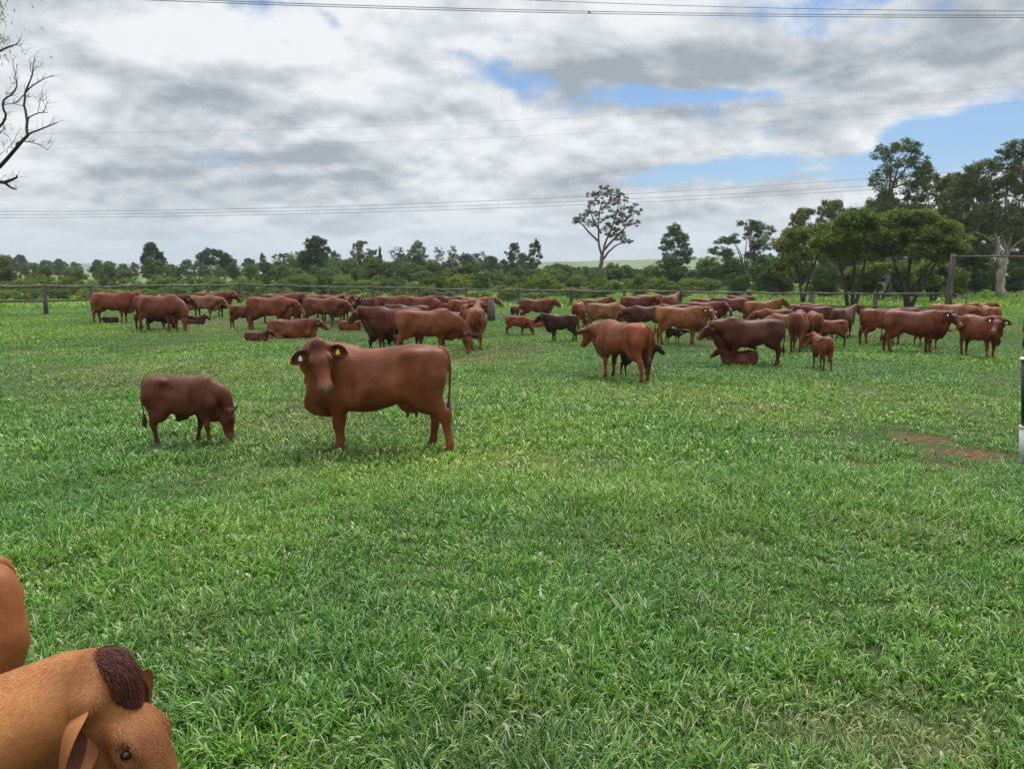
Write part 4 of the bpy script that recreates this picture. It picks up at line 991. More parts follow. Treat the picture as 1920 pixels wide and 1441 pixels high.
# ------------------------------------------------------------------ bare tree at the left edge, its trunk outside the frame
def dead_tree():
    Y = 13.0; g = at_y(-190, 700, Y); g = Vector((g.x, Y, 0))
    root = bpy.data.objects.new('bare_tree', None); COL.objects.link(root); root.location = g
    tag(root, 'almost leafless dark tree whose bare twisted branches reach into the sky from the left', 'tree')
    rr = random.Random(3)
    W = lambda x, y, dz=0.: at_y(x, y, Y + dz) - g
    mb = MB(); mb.tube([(0, 0, -.2), W(-188, 620), W(-196, 500), W(-180, 400), W(-170, 280), W(-185, 150), W(-170, 0), W(-150, -160)], [.24, .21, .18, .16, .13, .10, .07, .04], 12); mb.build('trunk', M_DARKB, root)
    limbs = [([(-182, 430), (-110, 395), (-50, 350), (0, 312), (13, 298), (31, 277), (42, 264), (52, 254), (50, 243), (51, 228), (48, 208), (45, 197), (47, 185), (47, 174), (52, 162), (58, 148), (61, 138), (62, 125), (64, 115), (65, 105)], .050, .006),
             ([(-183, 400), (-120, 350), (-60, 342), (0, 341), (8, 342), (14, 340), (20, 338), (27, 335), (31, 333), (32, 329)], .055, .018),
             ([(8, 342), (14, 347), (20, 351), (25, 354), (31, 355)], .030, .013),
             ([(52, 254), (60, 248), (70, 245), (80, 241), (92, 236), (100, 233), (107, 230)], .022, .011),
             ([(31, 277), (30, 270), (35, 266), (45, 265), (55, 266), (62, 268), (70, 270), (78, 274), (89, 281)], .017, .006),
             ([(50, 228), (54, 221), (60, 217), (72, 212), (82, 211), (89, 211)], .017, .007),
             ([(71, 212), (73, 200), (76, 188), (79, 175)], .007, .003), ([(81, 211), (85, 202), (88, 194), (92, 187)], .008, .003),
             ([(47, 174), (55, 166), (62, 160), (72, 154), (80, 149), (90, 145), (101, 141)], .018, .006), ([(80, 149), (82, 144)], .008, .004),
             ([(-170, 330), (-90, 290), (-30, 255), (0, 237), (6, 230), (10, 222), (11, 214), (7, 207), (5, 197), (7, 188), (14, 182), (22, 178), (28, 170), (32, 160), (31, 152), (27, 146), (30, 138), (26, 130), (24, 118)], .034, .006),
             ([(47, 176), (40, 183), (33, 190), (24, 194), (14, 195), (5, 198)], .013, .007), ([(44, 199), (36, 197), (26, 195)], .009, .005),
             ([(60, 138), (57, 130), (58, 120), (55, 110)], .008, .003), ([(62, 134), (68, 128), (76, 124)], .005, .002),
             ([(28, 170), (20, 174), (12, 176), (8, 174)], .007, .003), ([(31, 152), (26, 158), (20, 156)], .007, .003),
             ([(-178, 190), (-100, 140), (-40, 110), (0, 96), (10, 91), (20, 87), (30, 84), (36, 78), (40, 68)], .034, .005), ([(30, 84), (38, 87), (44, 94), (46, 103)], .006, .002),
             ([(0, 64), (4, 70), (8, 76), (12, 78)], .006, .003), ([(0, 250), (4, 246), (6, 243)], .012, .005), ([(0, 290), (6, 285), (14, 278), (22, 270), (28, 262), (31, 254)], .007, .002),
             ([(62, 266), (64, 262)], .008, .004), ([(77, 273), (82, 266), (90, 269)], .004, .002), ([(47, 178), (54, 182), (62, 180), (72, 184), (80, 190)], .006, .002), ([(64, 180), (68, 187), (72, 192)], .004, .0015)]
    for pts, r0, r1 in limbs:
        P = [W(x, y, .25 * math.sin(x * .05 + y * .03)) for x, y in pts]; mb = MB(); mb.tube(P, np.linspace(r0, r1, len(P)) * .72, 7)
        for q in range(int(len(P) * 1.1)):                      # fine twigs
            i = rr.randrange(len(P) // 3, len(P)); p = P[i]; d = Vector((rr.uniform(-.2, 1), rr.uniform(-.4, .4), rr.uniform(-.1, 1))).normalized(); L = rr.uniform(.06, .26)
            if pts[i][0] < -5: continue
            mb.tube([p, p + d * L * .5 + Vector((0, 0, rr.uniform(-.03, .03))), p + d * L + Vector((rr.uniform(-.04, .06), 0, rr.uniform(-.07, .05)))], [.0035, .0025, .001], 3, cap=False)
        mb.build('branch', M_DARKB, root)
    r = np.random.default_rng(8); V = []; 
    for cx, cy, sx, sy, n in ((0, 30, 9, 18, 70), (2, 75, 8, 10, 30), (6, 270, 14, 16, 30), (18, 100, 14, 6, 14), (10, 225, 8, 8, 10), (-70, 60, 60, 60, 300)):
        for _ in range(n):
            c = np.array(W(cx + r.normal() * sx, cy + r.normal() * sy, r.normal() * .3)); d = norm(r.normal(size=3) * .5 + np.array([0, 0, -1])); s_ = norm(np.cross(d, r.normal(size=3)))
            V += [c, c + d * .035 + s_ * .007, c + d * .085, c + d * .035 - s_ * .007]
    me = npmesh('leaf_sprays', np.array(V), np.arange(len(V)).reshape(-1, 4), [M_GUM], smooth=False)
    ca = me.color_attributes.new('lv', 'FLOAT_COLOR', 'POINT'); ca.data.foreach_set('color', np.full(len(V) * 4, .3, np.float32))
    o = link('leaf_sprays', me, root); o.color = (1, 1, 1, 1); tag(o, kind='stuff')
dead_tree()

# ------------------------------------------------------------------ trees
def T_(key, px, top, Y, w, label, col=(1, 1, 1), name=None, cat='tree', group='trees beyond the fence', yaw=None):
    return plant(key, name or ('gum_tree' if key.startswith('gum') else 'tree'), px, top, Y, w, col, label, cat, group, yaw)
OL = (1.25, 1.1, .75); DK = (.62, .72, .62); BL = (.95, 1.10, 1.10); YG = (1.35, 1.25, .8); PB = (1.2, 1.35, 1.35)
T_('tree_round', 6, 478, 120, 66, 'broad green tree standing farthest to the left beyond the fence', OL)
T_('gum_dense', 288, 457, 150, 46, 'narrow dark tree rising above its neighbours at the far left horizon', DK)
T_('tree_upright', 292, 482, 146, 44, 'dark bushy tree growing at the foot of the narrow dark tree', BL)
T_('gum_umbrella', 411, 468, 150, 76, 'dark flat-topped tree with a wide umbrella crown above the far left field', DK)
T_('gum_open', 496, 474, 190, 18, 'small thin-topped gum poking above the treeline beside the umbrella tree', DK)
T_('gum_dense', 590, 446, 140, 72, 'big dark rounded gum, tallest over the middle-left treeline', DK)
T_('gum_sparse', 553, 470, 165, 44, 'thin greyish gum leaning against the big dark rounded gum', PB)
T_('gum_open', 632, 470, 165, 30, 'pale thin gum just right of the big dark rounded gum', PB)
T_('gum_open2', 684, 449, 160, 62, 'olive gum with an uneven crown between the dark rounded gum and the pale sparse row', OL)
T_('tree_upright', 714, 463, 170, 12, 'tiny dark pointed tree sticking out of the treeline', DK)
T_('gum_sparse', 745, 462, 210, 46, 'first of the pale sparse gums on the middle skyline', PB)
T_('gum_open', 780, 452, 210, 56, 'tallest of the pale sparse gums on the middle skyline', PB)
T_('gum_sparse', 822, 462, 215, 42, 'pale sparse gum right of the tallest one on the middle skyline', PB)
T_('gum_sparse', 852, 460, 220, 34, 'last of the pale sparse gums on the middle skyline, with bare twigs', PB)
T_('gum_umbrella', 876, 476, 190, 34, 'low dark domed tree after the pale sparse gums', DK)
T_('gum_sparse', 902, 470, 200, 30, 'thin grey dome of a gum left of the pair before the lone tree', PB)
T_('gum_open2', 960, 453, 150, 46, 'dark gum with a spreading top, first of the pair left of the lone tree', DK)
T_('gum_open', 1002, 449, 155, 32, 'slender dark gum, second of the pair left of the lone tree', DK)
T_('gum_open', 1268, 421, 125, 84, 'open two-lobed gum standing alone right of the lone tall tree', (.8, .95, .9))
T_('gum_open2', 1397, 411, 98, 124, 'wide lacy gum with dark branches left of the big clump of trees', (.85, .95, .85))
T_('gum_open2', 1510, 386, 76, 110, 'grey-green gum rising behind the dark left side of the big clump', OL)
T_('gum_open2', 1562, 371, 80, 120, 'rounded gum top between the lacy gum and the tallest gum', OL)
T_('gum_open2', 1600, 385, 82, 110, 'bushy gum tucked behind the wattles', OL)
T_('gum_open2', 1742, 326, 76, 170, 'dense dark gum crown filling the gap between the tallest gum and the white-trunked gum', OL)
T_('gum_open2', 1705, 380, 72, 130, 'dark gum crown low behind the tallest gum', DK)
T_('gum_open2', 1806, 322, 86, 150, 'dark airy gum behind the white-trunked gum', (.8, .85, .75))

T_('gum_open2', 1788, 352, 88, 150, 'full dark gum behind the top of the tall leaning post', (.8, .85, .7))
T_('gum_open2', 1925, 318, 92, 170, 'full dark gum behind the white-trunked one at the edge of the view', (.75, .8, .65))
T_('gum_dense', 1640, 372, 92, 110, 'dark gum crown behind the left side of the tallest gum', (.85, .9, .75))

def custom_tree(name, px, base, label, trunk, lobes, leaf, mats, col, twig=.5, seed=1, group='trees beyond the fence', depth=1.0):
    sp_ = (1.0, 1.0) if name.startswith('wattle') else (1.28, 1.45)
    """limbs and crown lobes read off the photograph in pixels, given real depth of their own"""
    g = at(px, base); Y = g.y; k = Y / F_PX; r = random.Random(seed)
    W = lambda x, y, d=0.: ((x - px) * k, d * depth, (base - y) * k)
    tr = [([W(x, y, (d * i / max(1, len(p) - 1))) for i, (x, y) in enumerate(p)], a * k, b * k) for p, a, b, d in trunk]
    lb = [(W(x, y, r.uniform(-1, 1) * rd * k * 1.1 if d is None else d), (rd * k * sp_[0], rd * k * 1.1 * sp_[0], rz * k * sp_[0]), int(n * sp_[1])) for x, y, rd, rz, n, d in lobes]
    tm, cm = make_tree(seed, tr, lb, leaf, mats, twig)
    root = bpy.data.objects.new(name, None); COL.objects.link(root); root.location = g; tag(root, label, 'tree', group)
    link('trunk', tm, root).color = (1, 1, 1, 1); c = link('crown', cm, root); c.color = (*col, 1)
    return root
custom_tree('gum_tree', 1125, 534, 'lone tall gum with bare forked lower limbs and a leafy top against the sky',
    [([(1125, 534), (1126, 500), (1128, 478)], 4.2, 3.4, 0), ([(1128, 480), (1122, 462), (1121, 440), (1120, 415), (1126, 385)], 2.4, .9, .5), ([(1128, 485), (1131, 462), (1140, 440), (1150, 415), (1155, 390)], 2.4, .9, -.8),
     ([(1122, 455), (1105, 440), (1090, 422), (1080, 415)], 2.2, .8, 1), ([(1130, 487), (1142, 470), (1155, 460), (1172, 455)], 2.2, .8, -1), ([(1132, 470), (1150, 450), (1170, 430), (1182, 415)], 2.4, .8, 1.5), ([(1126, 440), (1112, 420), (1104, 400)], 2, .8, -1)],
    [(1112, 378, 12, 13, 12, None), (1128, 368, 14, 11, 16, None), (1150, 372, 13, 12, 14, None), (1163, 378, 10, 10, 10, None), (1110, 398, 12, 12, 12, None), (1142, 392, 14, 12, 14, None), (1187, 398, 11, 11, 13, None), (1168, 402, 13, 12, 14, None), (1090, 412, 12, 9, 12, None), (1080, 418, 6, 5, 5, None), (1148, 418, 16, 12, 18, None),
     (1172, 420, 13, 10, 14, None), (1140, 438, 13, 13, 18, None), (1158, 442, 12, 11, 15, None), (1172, 455, 9, 6, 8, None), (1105, 422, 9, 9, 8, None), (1192, 422, 5, 5, 4, None), (1128, 410, 10, 12, 8, None)],
    (.36, 40, .34, .10), (M_GUM, M_GREYB), (.72, .66, .58), .6, 11)
custom_tree('gum_tree', 1668, 560, 'tallest gum, thin-leaved with a forked pale branch showing, behind the wattles',
    [([(1668, 560), (1660, 480), (1648, 410), (1650, 380)], 6, 3.2, 0), ([(1650, 385), (1660, 360), (1668, 335), (1672, 310)], 3, 1.2, .5), ([(1650, 385), (1652, 355), (1645, 320), (1640, 300)], 2, .9, -1), ([(1665, 345), (1680, 330), (1695, 312), (1700, 290)], 2, .8, 1), ([(1662, 358), (1685, 350), (1705, 340)], 2, .8, 1)],
    [(1650, 290, 16, 11, 10, None), (1675, 284, 17, 9, 12, None), (1700, 288, 10, 12, 7, None), (1630, 305, 12, 12, 9, None), (1640, 325, 15, 12, 12, None), (1672, 312, 16, 12, 9, None), (1700, 315, 16, 13, 13, None), (1722, 325, 14, 12, 12, None), (1632, 345, 12, 14, 11, None), (1655, 345, 10, 10, 5, None),
     (1690, 345, 18, 14, 16, None), (1715, 350, 16, 14, 16, None), (1640, 370, 14, 12, 12, None), (1700, 372, 20, 14, 20, None), (1640, 395, 22, 12, 20, None), (1680, 395, 22, 12, 20, None)],
    (.36, 42, .26, .075), (M_GUM, M_GREYB), (1.2, 1.2, 1.05), .6, 12)
custom_tree('gum_tree', 1872, 558, 'large gum with a forked cream-white trunk and a dark scar, beside the gateway crossbar',
    [([(1874, 558), (1872, 520), (1874, 500)], 8.5, 7, 0), ([(1872, 505), (1862, 480), (1858, 455), (1848, 430), (1845, 415)], 4.5, 2, -.4), ([(1876, 505), (1882, 480), (1884, 460), (1890, 440), (1905, 405), (1918, 385)], 5, 2.2, .6), ([(1858, 462), (1845, 450), (1825, 442), (1810, 438)], 2.2, 1.0, -.5),
     ([(1882, 480), (1878, 455), (1874, 430), (1870, 400)], 3.2, 1.4, 1.2), ([(1884, 470), (1895, 455), (1902, 445)], 2.2, 1.2, -1), ([(1870, 400), (1868, 360), (1880, 320), (1886, 290)], 2, .9, 0), ([(1845, 415), (1835, 380), (1815, 350)], 2, 1, 0), ([(1918, 385), (1940, 340), (1950, 300)], 2.4, 1, 0)],
    [(1880, 288, 16, 13, 18, None), (1905, 300, 18, 16, 22, None), (1862, 300, 12, 10, 10, None), (1850, 318, 16, 11, 14, None), (1812, 325, 20, 13, 20, None), (1786, 345, 17, 12, 18, None), (1880, 325, 18, 14, 22, None), (1915, 335, 18, 18, 24, None), (1945, 320, 22, 22, 24, None), (1840, 345, 22, 12, 22, None), (1800, 362, 20, 12, 20, None),
     (1868, 358, 20, 14, 22, None), (1905, 365, 16, 13, 16, None), (1830, 372, 18, 10, 15, None), (1775, 370, 16, 12, 14, None), (1850, 405, 26, 14, 30, None), (1885, 415, 20, 14, 22, None), (1820, 415, 18, 11, 14, None), (1870, 432, 26, 12, 28, None), (1912, 425, 20, 22, 30, None), (1940, 400, 20, 22, 20, None), (1835, 440, 16, 12, 12, None), (1905, 455, 18, 14, 18, None)],
    (.40, 44, .27, .085), (M_GUM, M_PALE), (1.05, 1.0, .8), .5, 13)
# the wattles: dome crowns on several dark stems
def wattle(px, base, label, stems, lobes, seed, col=(1, 1, 1), cr=.40):
    custom_tree('wattle_tree', px, base, label, stems, lobes, (cr, 84, .20, .085), (M_WATTLE, M_DARKB), col, .3, seed, 'wattles behind the fence')
wattle(1705, 578, 'widest bright green wattle with a domed crown on dark forked stems',
    [([(1700, 578), (1690, 545), (1672, 515), (1655, 480)], 4.5, 1.6, -.8), ([(1704, 578), (1700, 540), (1702, 500), (1712, 460)], 4, 1.5, .4), ([(1708, 578), (1722, 545), (1742, 515), (1765, 480)], 4, 1.5, .6), ([(1690, 545), (1680, 520), (1690, 480)], 2.5, 1, 1.2), ([(1722, 545), (1712, 520), (1735, 470)], 2.5, 1, -1.2)],
    [(1625, 442, 24, 14, 34, None), (1650, 422, 26, 15, 42, None), (1682, 412, 28, 14, 46, None), (1712, 414, 28, 14, 46, None), (1745, 428, 26, 14, 40, None), (1772, 444, 24, 14, 34, None), (1800, 452, 20, 12, 26, None), (1640, 455, 26, 14, 34, None), (1675, 445, 30, 15, 46, None), (1710, 445, 30, 15, 46, None), (1745, 458, 26, 14, 36, None), (1775, 466, 22, 12, 26, None), (1660, 470, 24, 12, 26, None), (1700, 472, 26, 12, 28, None), (1632, 480, 18, 12, 18, None), (1745, 484, 20, 11, 18, None)], 21)
wattle(1596, 580, 'wattle with slanting dark stems at the middle of the clump',
    [([(1590, 580), (1582, 545), (1570, 515), (1560, 480)], 4, 1.4, -.5), ([(1600, 580), (1598, 540), (1600, 500), (1596, 460)], 4.5, 1.5, .4), ([(1604, 580), (1612, 540), (1622, 505), (1632, 470)], 3.6, 1.3, .8)],
    [(1548, 435, 22, 13, 32, None), (1575, 420, 24, 14, 38, None), (1603, 414, 22, 13, 34, None), (1625, 425, 18, 12, 24, None), (1545, 458, 24, 14, 32, None), (1580, 448, 26, 14, 38, None), (1612, 450, 22, 13, 30, None), (1560, 475, 22, 11, 22, None), (1600, 478, 20, 11, 18, None), (1525, 455, 16, 12, 18, None)], 22, (.85, .9, .85))
wattle(1506, 568, 'smaller wattle at the left end of the clump with thin stems',
    [([(1504, 568), (1500, 530), (1492, 495), (1480, 470)], 2.8, 1.1, .4), ([(1506, 568), (1512, 525), (1522, 490), (1530, 465)], 2.6, 1, -.4)],
    [(1470, 462, 20, 14, 28, None), (1492, 445, 22, 13, 32, None), (1518, 440, 20, 13, 28, None), (1536, 455, 16, 12, 18, None), (1480, 482, 20, 13, 26, None), (1510, 472, 20, 13, 26, None), (1465, 500, 14, 12, 14, None)], 23, (1.05, .95, .9))
wattle(1650, 566, 'shaded wattle under the widest one, its leaves reaching low behind the fence',
    [([(1648, 566), (1644, 540), (1632, 515)], 3, 1.2, .3), ([(1652, 566), (1660, 540), (1668, 520)], 3, 1.2, -.3)],
    [(1610, 508, 20, 11, 22, None), (1640, 502, 22, 12, 26, None), (1672, 506, 22, 12, 26, None), (1625, 525, 14, 9, 12, None), (1690, 520, 14, 9, 12, None)], 24, (.95, .95, .9))
wattle(1745, 570, 'leafy young wattle left of the tall leaning post',
    [([(1745, 570), (1748, 540), (1742, 515)], 3, 1.2, .3), ([(1747, 570), (1760, 540), (1766, 520)], 2.6, 1.2, -.3)],
    [(1728, 505, 20, 12, 24, None), (1755, 498, 22, 13, 28, None), (1775, 510, 18, 12, 20, None), (1740, 525, 16, 10, 14, None), (1770, 530, 14, 10, 12, None)], 25, (.85, .9, .85))
T_('tree_upright', 1830, 470, 74, 60, 'dark leafy tree behind the gateway crossbar, left of the white trunk', (.55, .65, .55))
T_('tree_round', 1792, 500, 66, 60, 'small bright green tree just right of the tall leaning post', YG)
for i, (x, top, Y, w, c, l) in enumerate(((1330, 478, 96, 70, (.8, .9, .7), 'olive scrub tree left of the lacy gum, in front of the hill'), (1375, 486, 88, 60, DK, 'dark scrub tree under the lacy gum'), (1440, 474, 84, 66, DK, 'dark scrub tree between the lacy gum and the wattles'),
        (1470, 500, 70, 50, OL, 'low scrub tree at the foot of the small wattle'), (1545, 492, 76, 60, DK, 'dark scrub tree seen between the wattle stems'), (1600, 500, 80, 56, DK, 'dark scrub tree low behind the middle wattle'), (1690, 498, 80, 70, DK, 'dark scrub tree low behind the widest wattle'),
        (1260, 480, 118, 70, DK, 'dark scrub tree around the foot of the two-lobed gum'), (1225, 492, 120, 50, OL, 'olive scrub tree left of the two-lobed gum'), (1062, 496, 130, 46, (.9, 1, .8), 'rounded scrub tree left of the lone gum trunk'), (1150, 490, 135, 44, OL, 'rounded scrub tree right of the lone gum trunk'),
        (1350, 500, 110, 70, DK, 'dark scrub tree in front of the hill, low under the lacy gum'), (1420, 492, 112, 70, (.6, .7, .5), 'dull scrub tree right of the lacy gum trunk, near the ground'), (1500, 470, 108, 80, DK, 'dark tree filling the gap behind the small wattle'), (1570, 465, 110, 80, (.6, .7, .55), 'dull green tree behind the middle wattle'), (1640, 462, 112, 80, DK, 'dark tree behind the gap between the two biggest wattles'), (1720, 466, 104, 84, (.6, .7, .5), 'dull green tree behind the widest wattle'), (1790, 462, 106, 76, DK, 'dark tree above the top of the tall leaning post'), (1845, 470, 108, 60, (.65, .7, .6), 'dull tree behind the left limb of the white-trunked gum'), (1915, 462, 104, 70, (.6, .65, .55), 'dull tree behind the right side of the white-trunked gum'),
        (1385, 508, 72, 60, DK, 'dark bushy tree filling the base of the clump beside the lacy gum'), (1450, 498, 70, 66, (.6, .7, .55), 'dull scrub tree close behind the smallest wattle'), (1545, 488, 68, 70, DK, 'dark scrub tree close behind the middle wattle stems'), (1625, 486, 70, 70, (.6, .7, .5), 'dull scrub tree close behind the shaded wattle'), (1700, 484, 68, 76, DK, 'dark scrub tree close behind the widest wattle stems'), (1755, 488, 69, 60, (.6, .72, .5), 'dull scrub tree close behind the young wattle'),
        (1862, 500, 88, 50, (.7, .8, .7), 'dark scrub tree left of the white trunk near the ground'), (1905, 500, 80, 56, DK, 'dark scrub tree right of the white trunk'), (1950, 470, 84, 70, DK, 'dark scrub tree at the right edge behind the crossbar'))):
    T_('tree_round' if i % 2 else 'bush_a', x, top, Y, w, l, c, 'scrub_tree')

R4 = random.Random(77)
FILL = ['tree_round', 'tree_upright', 'bush_a', 'gum_dense', 'gum_open2', 'bush_c']
MARKS = [(0, 'the leftmost fence rail'), (87, 'the nearest fence post'), (140, 'the gap before the herd'), (213, 'the leftmost cow'), (290, 'the narrow dark tree'), (345, 'the grazing cow'), (411, 'the umbrella-topped tree'), (451, 'the thick corner post'), (496, 'the small thin gum'), (540, 'the lying red cow'), (590, 'the big rounded gum'), (640, 'the big dark cow'), (684, 'the olive gum'),
         (714, 'the tiny pointed tree'), (780, 'the tallest pale gum'), (822, 'the pale skyline gums'), (876, 'the low domed tree'), (921, 'the old grey post'), (960, 'the spreading dark gum'), (1002, 'the slender dark gum'), (1055, 'the near-black calf'), (1125, 'the lone tall gum'), (1180, 'the rear-view red cow'), (1241, 'the crow on the rail'), (1268, 'the two-lobed gum'), (1320, 'the maroon cow'), (1397, 'the lacy gum'), (1460, 'the bull'), (1506, 'the smallest wattle'),
         (1596, 'the middle wattle'), (1700, 'the widest wattle'), (1779, 'the tall leaning post'), (1872, 'the white-trunked gum'), (1930, 'the thin crossbar')]
SEEN = set()
def which(px, col, key, kind, band):
    """says which plant this is: its look, and the landmark it stands by"""
    mx, mn = min(MARKS, key=lambda m: abs(m[0] - px)); d = px - mx
    look = {OL: 'olive', DK: 'dark', BL: 'blue-green', YG: 'bright yellow-green', (1, 1, 1): 'mid-green'}.get(col, 'dull green' if max(col) < 1 else 'light green')
    sh = {'tree_round': 'round', 'tree_upright': 'narrow', 'gum_dense': 'full', 'gum_umbrella': 'flat-topped', 'gum_open2': 'open', 'bush_a': 'bushy', 'bush_b': 'spreading', 'bush_c': 'compact'}[key]
    for rel in (('behind' if abs(d) < 7 else 'left of' if d < 0 else 'right of'),):
        lb = '%s %s %s %s %s, %s' % (look, sh, kind, rel, mn, band)
        k = 2
        while lb in SEEN and k < 6:
            lb = '%s %s %s %s %s, %s' % (look, sh, kind, rel, mn, band.replace('in the', 'deeper in the', 1) if k == 2 else band + ', ' + ['', '', '', 'half hidden', 'the taller', 'the lower'][k]); k += 1
    SEEN.add(lb); return lb
def filler(n, x0, x1, t0, t1, Y0, Y1, w0, w1, label, keys, cols, name, cat, group):
    for i in range(n):
        x = x0 + (x1 - x0) * (i + R4.uniform(.1, .9)) / n; k = R4.choice(keys)
        c_ = R4.choice(cols); t_ = R4.uniform(t0, t1); t_ = t_ if x < 1000 or t0 > 507 else max(t_, R4.uniform(494, 507)); plant(k, name, x, t_, R4.uniform(Y0, Y1), R4.uniform(w0, w1), c_, which(x, c_, k, cat, label), cat, group)
DKS = [(.8, .9, .8), (.75, .78, .58), (.95, 1.05, .85), (1.15, 1.08, .75), (.85, 1.0, .9)]
CG = [OL, DK, BL, (1, 1, 1), (1.15, 1.2, .8), (.8, .9, .8)]
filler(34, -60, 700, 478, 496, 200, 300, 18, 42, 'in the farthest line', ['tree_round', 'gum_dense', 'gum_umbrella', 'tree_upright'], DKS + [BL], 'small_tree', 'tree', 'far trees along the left horizon')
filler(24, -60, 720, 484, 504, 110, 165, 26, 50, 'in the paddock', ['gum_open2', 'tree_round', 'bush_c', 'gum_open2'], DKS + [(1, 1, 1), OL], 'small_tree', 'tree', 'scrub trees in the left paddock')
filler(38, 520, 1340, 470, 497, 150, 230, 30, 58, 'in the rear belt', ['tree_round', 'gum_dense', 'gum_open2', 'gum_open2', 'bush_a'], DKS, 'small_tree', 'tree', 'scrub trees of the middle belt')
filler(40, 520, 1400, 484, 508, 105, 150, 40, 70, 'in the front belt', ['tree_round', 'bush_a', 'gum_open2', 'tree_round'], DKS + [OL, (1, 1, 1)], 'small_tree', 'tree', 'scrub trees of the middle belt')
YS = [YG, (1.35, 1.35, .8), (1.1, 1.1, .8), (.7, .8, .6), (1.7, 1.5, .85)]
filler(34, -70, 560, 512, 530, 66, 100, 30, 70, 'in the near scrub', ['bush_a', 'bush_b', 'bush_c'], YS, 'shrub', 'shrub', 'shrubs beyond the fence')
filler(52, 540, 1340, 508, 530, 66, 105, 36, 80, 'in the near scrub', ['bush_a', 'bush_b', 'bush_c'], YS, 'shrub', 'shrub', 'shrubs beyond the fence')
filler(22, -70, 1150, 530, 545, 60, 68, 40, 90, 'against the rails', ['bush_b', 'bush_a'], YS, 'shrub', 'shrub', 'low shrubs behind the rails')
filler(12, 1340, 1960, 520, 534, 84, 100, 40, 70, 'in the shade', ['bush_b', 'bush_a'], [DK, (.6, .7, .5), (.9, 1, .7)], 'shrub', 'shrub', 'shrubs under the trees')
plant('bush_c', 'shrub', 492, 514, 72, 44, (.45, .6, .55), 'very dark rounded shrub behind the thick corner post', 'shrub', 'shrubs beyond the fence')
plant('bush_c', 'shrub', 1075, 520, 70, 50, (.5, .62, .5), 'dark shrub behind the fence left of the lone gum', 'shrub', 'shrubs beyond the fence')

# ------------------------------------------------------------------ the herd
POSE = {}
H_ = .021
POSE['lev'] = build_cattle('cow_level', H_, legs=(.03, -.06, .05, -.10))
POSE['alt'] = build_cattle('cow_alert', H_, poll=(1.20, .04, 1.50), face=(.80, .05, -.60), legs=(-.05, .06, -.10, .08), tail_sway=.05)
POSE['low'] = build_cattle('cow_low', H_, poll=(1.30, 0, 1.18), face=(.62, 0, -.78), legs=(.08, -.04, .02, -.16))
POSE['graze'] = build_cattle('cow_grazing', H_, poll=(1.36, -.04, .66), face=(.30, -.12, -.95), up=(.95, -.1, .3), ctl=(1.16, 0, .95), legs=(.10, -.10, .06, -.12))
POSE['grazeR'] = build_cattle('cow_grazing_aside', H_, poll=(1.25, -.32, .66), face=(.05, -.20, -.97), up=(.45, -.9, .2), ctl=(1.14, -.06, .98), legs=(.10, -.10, .06, -.12))
POSE['lookR'] = build_cattle('cow_looking_aside', H_, poll=(1.10, -.30, 1.36), face=(.42, -.68, -.60), up=(.45, -.45, .8), ctl=(1.0, -.02, 1.20), legs=(-.03, .07, -.08, .10))
POSE['lookL'] = build_cattle('cow_looking_other_side', H_, poll=(1.10, .30, 1.36), face=(.42, .68, -.60), up=(.45, .45, .8), ctl=(1.0, .02, 1.20), legs=(.05, -.05, .10, -.06))
POSE['lie'] = build_cattle('cow_lying', H_, lying=True, poll=(1.14, 0, .80), face=(.80, 0, -.60))
POSE['calf'] = build_cattle('calf_standing', H_, 'calf', poll=(1.02, 0, 1.42), face=(.78, 0, -.62), legs=(.06, -.10, .08, -.14), dewlap=.3)
POSE['calfgraze'] = build_cattle('calf_grazing', H_, 'calf', poll=(1.14, -.05, .68), face=(.28, -.1, -.95), up=(.95, 0, .3), ctl=(1.02, 0, 1.0), legs=(.08, -.08, .05, -.12), dewlap=.3)
POSE['calflie'] = build_cattle('calf_lying', H_, 'calf', lying=True, poll=(.98, 0, .86), face=(.80, 0, -.60), dewlap=.3)
POSE['calfrest'] = build_cattle('calf_curled', H_, 'calf', lying=True, poll=(.95, -.30, .60), face=(-.2, -.70, -.68), up=(.2, -.6, .8), ctl=(.95, 0, .60), dewlap=.3)
POSE['bull'] = build_cattle('bull_standing', H_, 'bull', poll=(1.24, .06, 1.26), face=(.74, .04, -.67), legs=(.04, -.08, .06, -.10), dewlap=1.3)
POSE['nurse'] = build_cattle('calf_nursing', H_, 'calf', poll=(1.16, 0, 1.12), face=(.95, 0, -.15), up=(.1, 0, .99), legs=(.12, -.02, -.04, -.14), dewlap=.3)

def place(pose, P, loc, yaw, s, col, label, cat='cow', tags='', name=None):
    o = link(name or {'cow': 'cow', 'calf': 'calf', 'bull': 'bull'}[cat], P['me'], None, loc, (0, 0, rad(yaw))); m_ = 1 if pose in ('lookR', 'lookL', 'grazeR', 'calfrest', 'hero', 'closeup', 'beside', 'bull') else R5.choice((-1, 1)); v_ = 0 if pose in ('hero', 'closeup', 'beside', 'bull') else 1
    o.scale = (s * (1 + v_ * R5.uniform(-.06, .05)), s * m_ * (1 + v_ * R5.uniform(-.12, .06)), s); o.color = (*col, 1)
    tag(o, label, cat, 'red cattle of the herd')
    ti = 0; last = None
    for n, me, par in P['parts']:
        if n == '_tag':
            c = (tags + '--')[ti]; ti += 1
            if c in 'yw':
                k = (c, id(P), ti)
                if k not in TAGS: TAGS[k] = tag_mesh(M_TAGY if c == 'y' else M_TAGW, me)
                t = link('ear_tag', TAGS[k], last); t.color = o.color
            continue
        if n == 'eye' and s * F_PX / max(loc[1], 1) < 46: continue
        c = link(n, me, last if par == 'tail' else o); c.color = o.color
        if n in ('ear', 'tail'): last = c
    return o
TAGS = {}; R5 = random.Random(12)
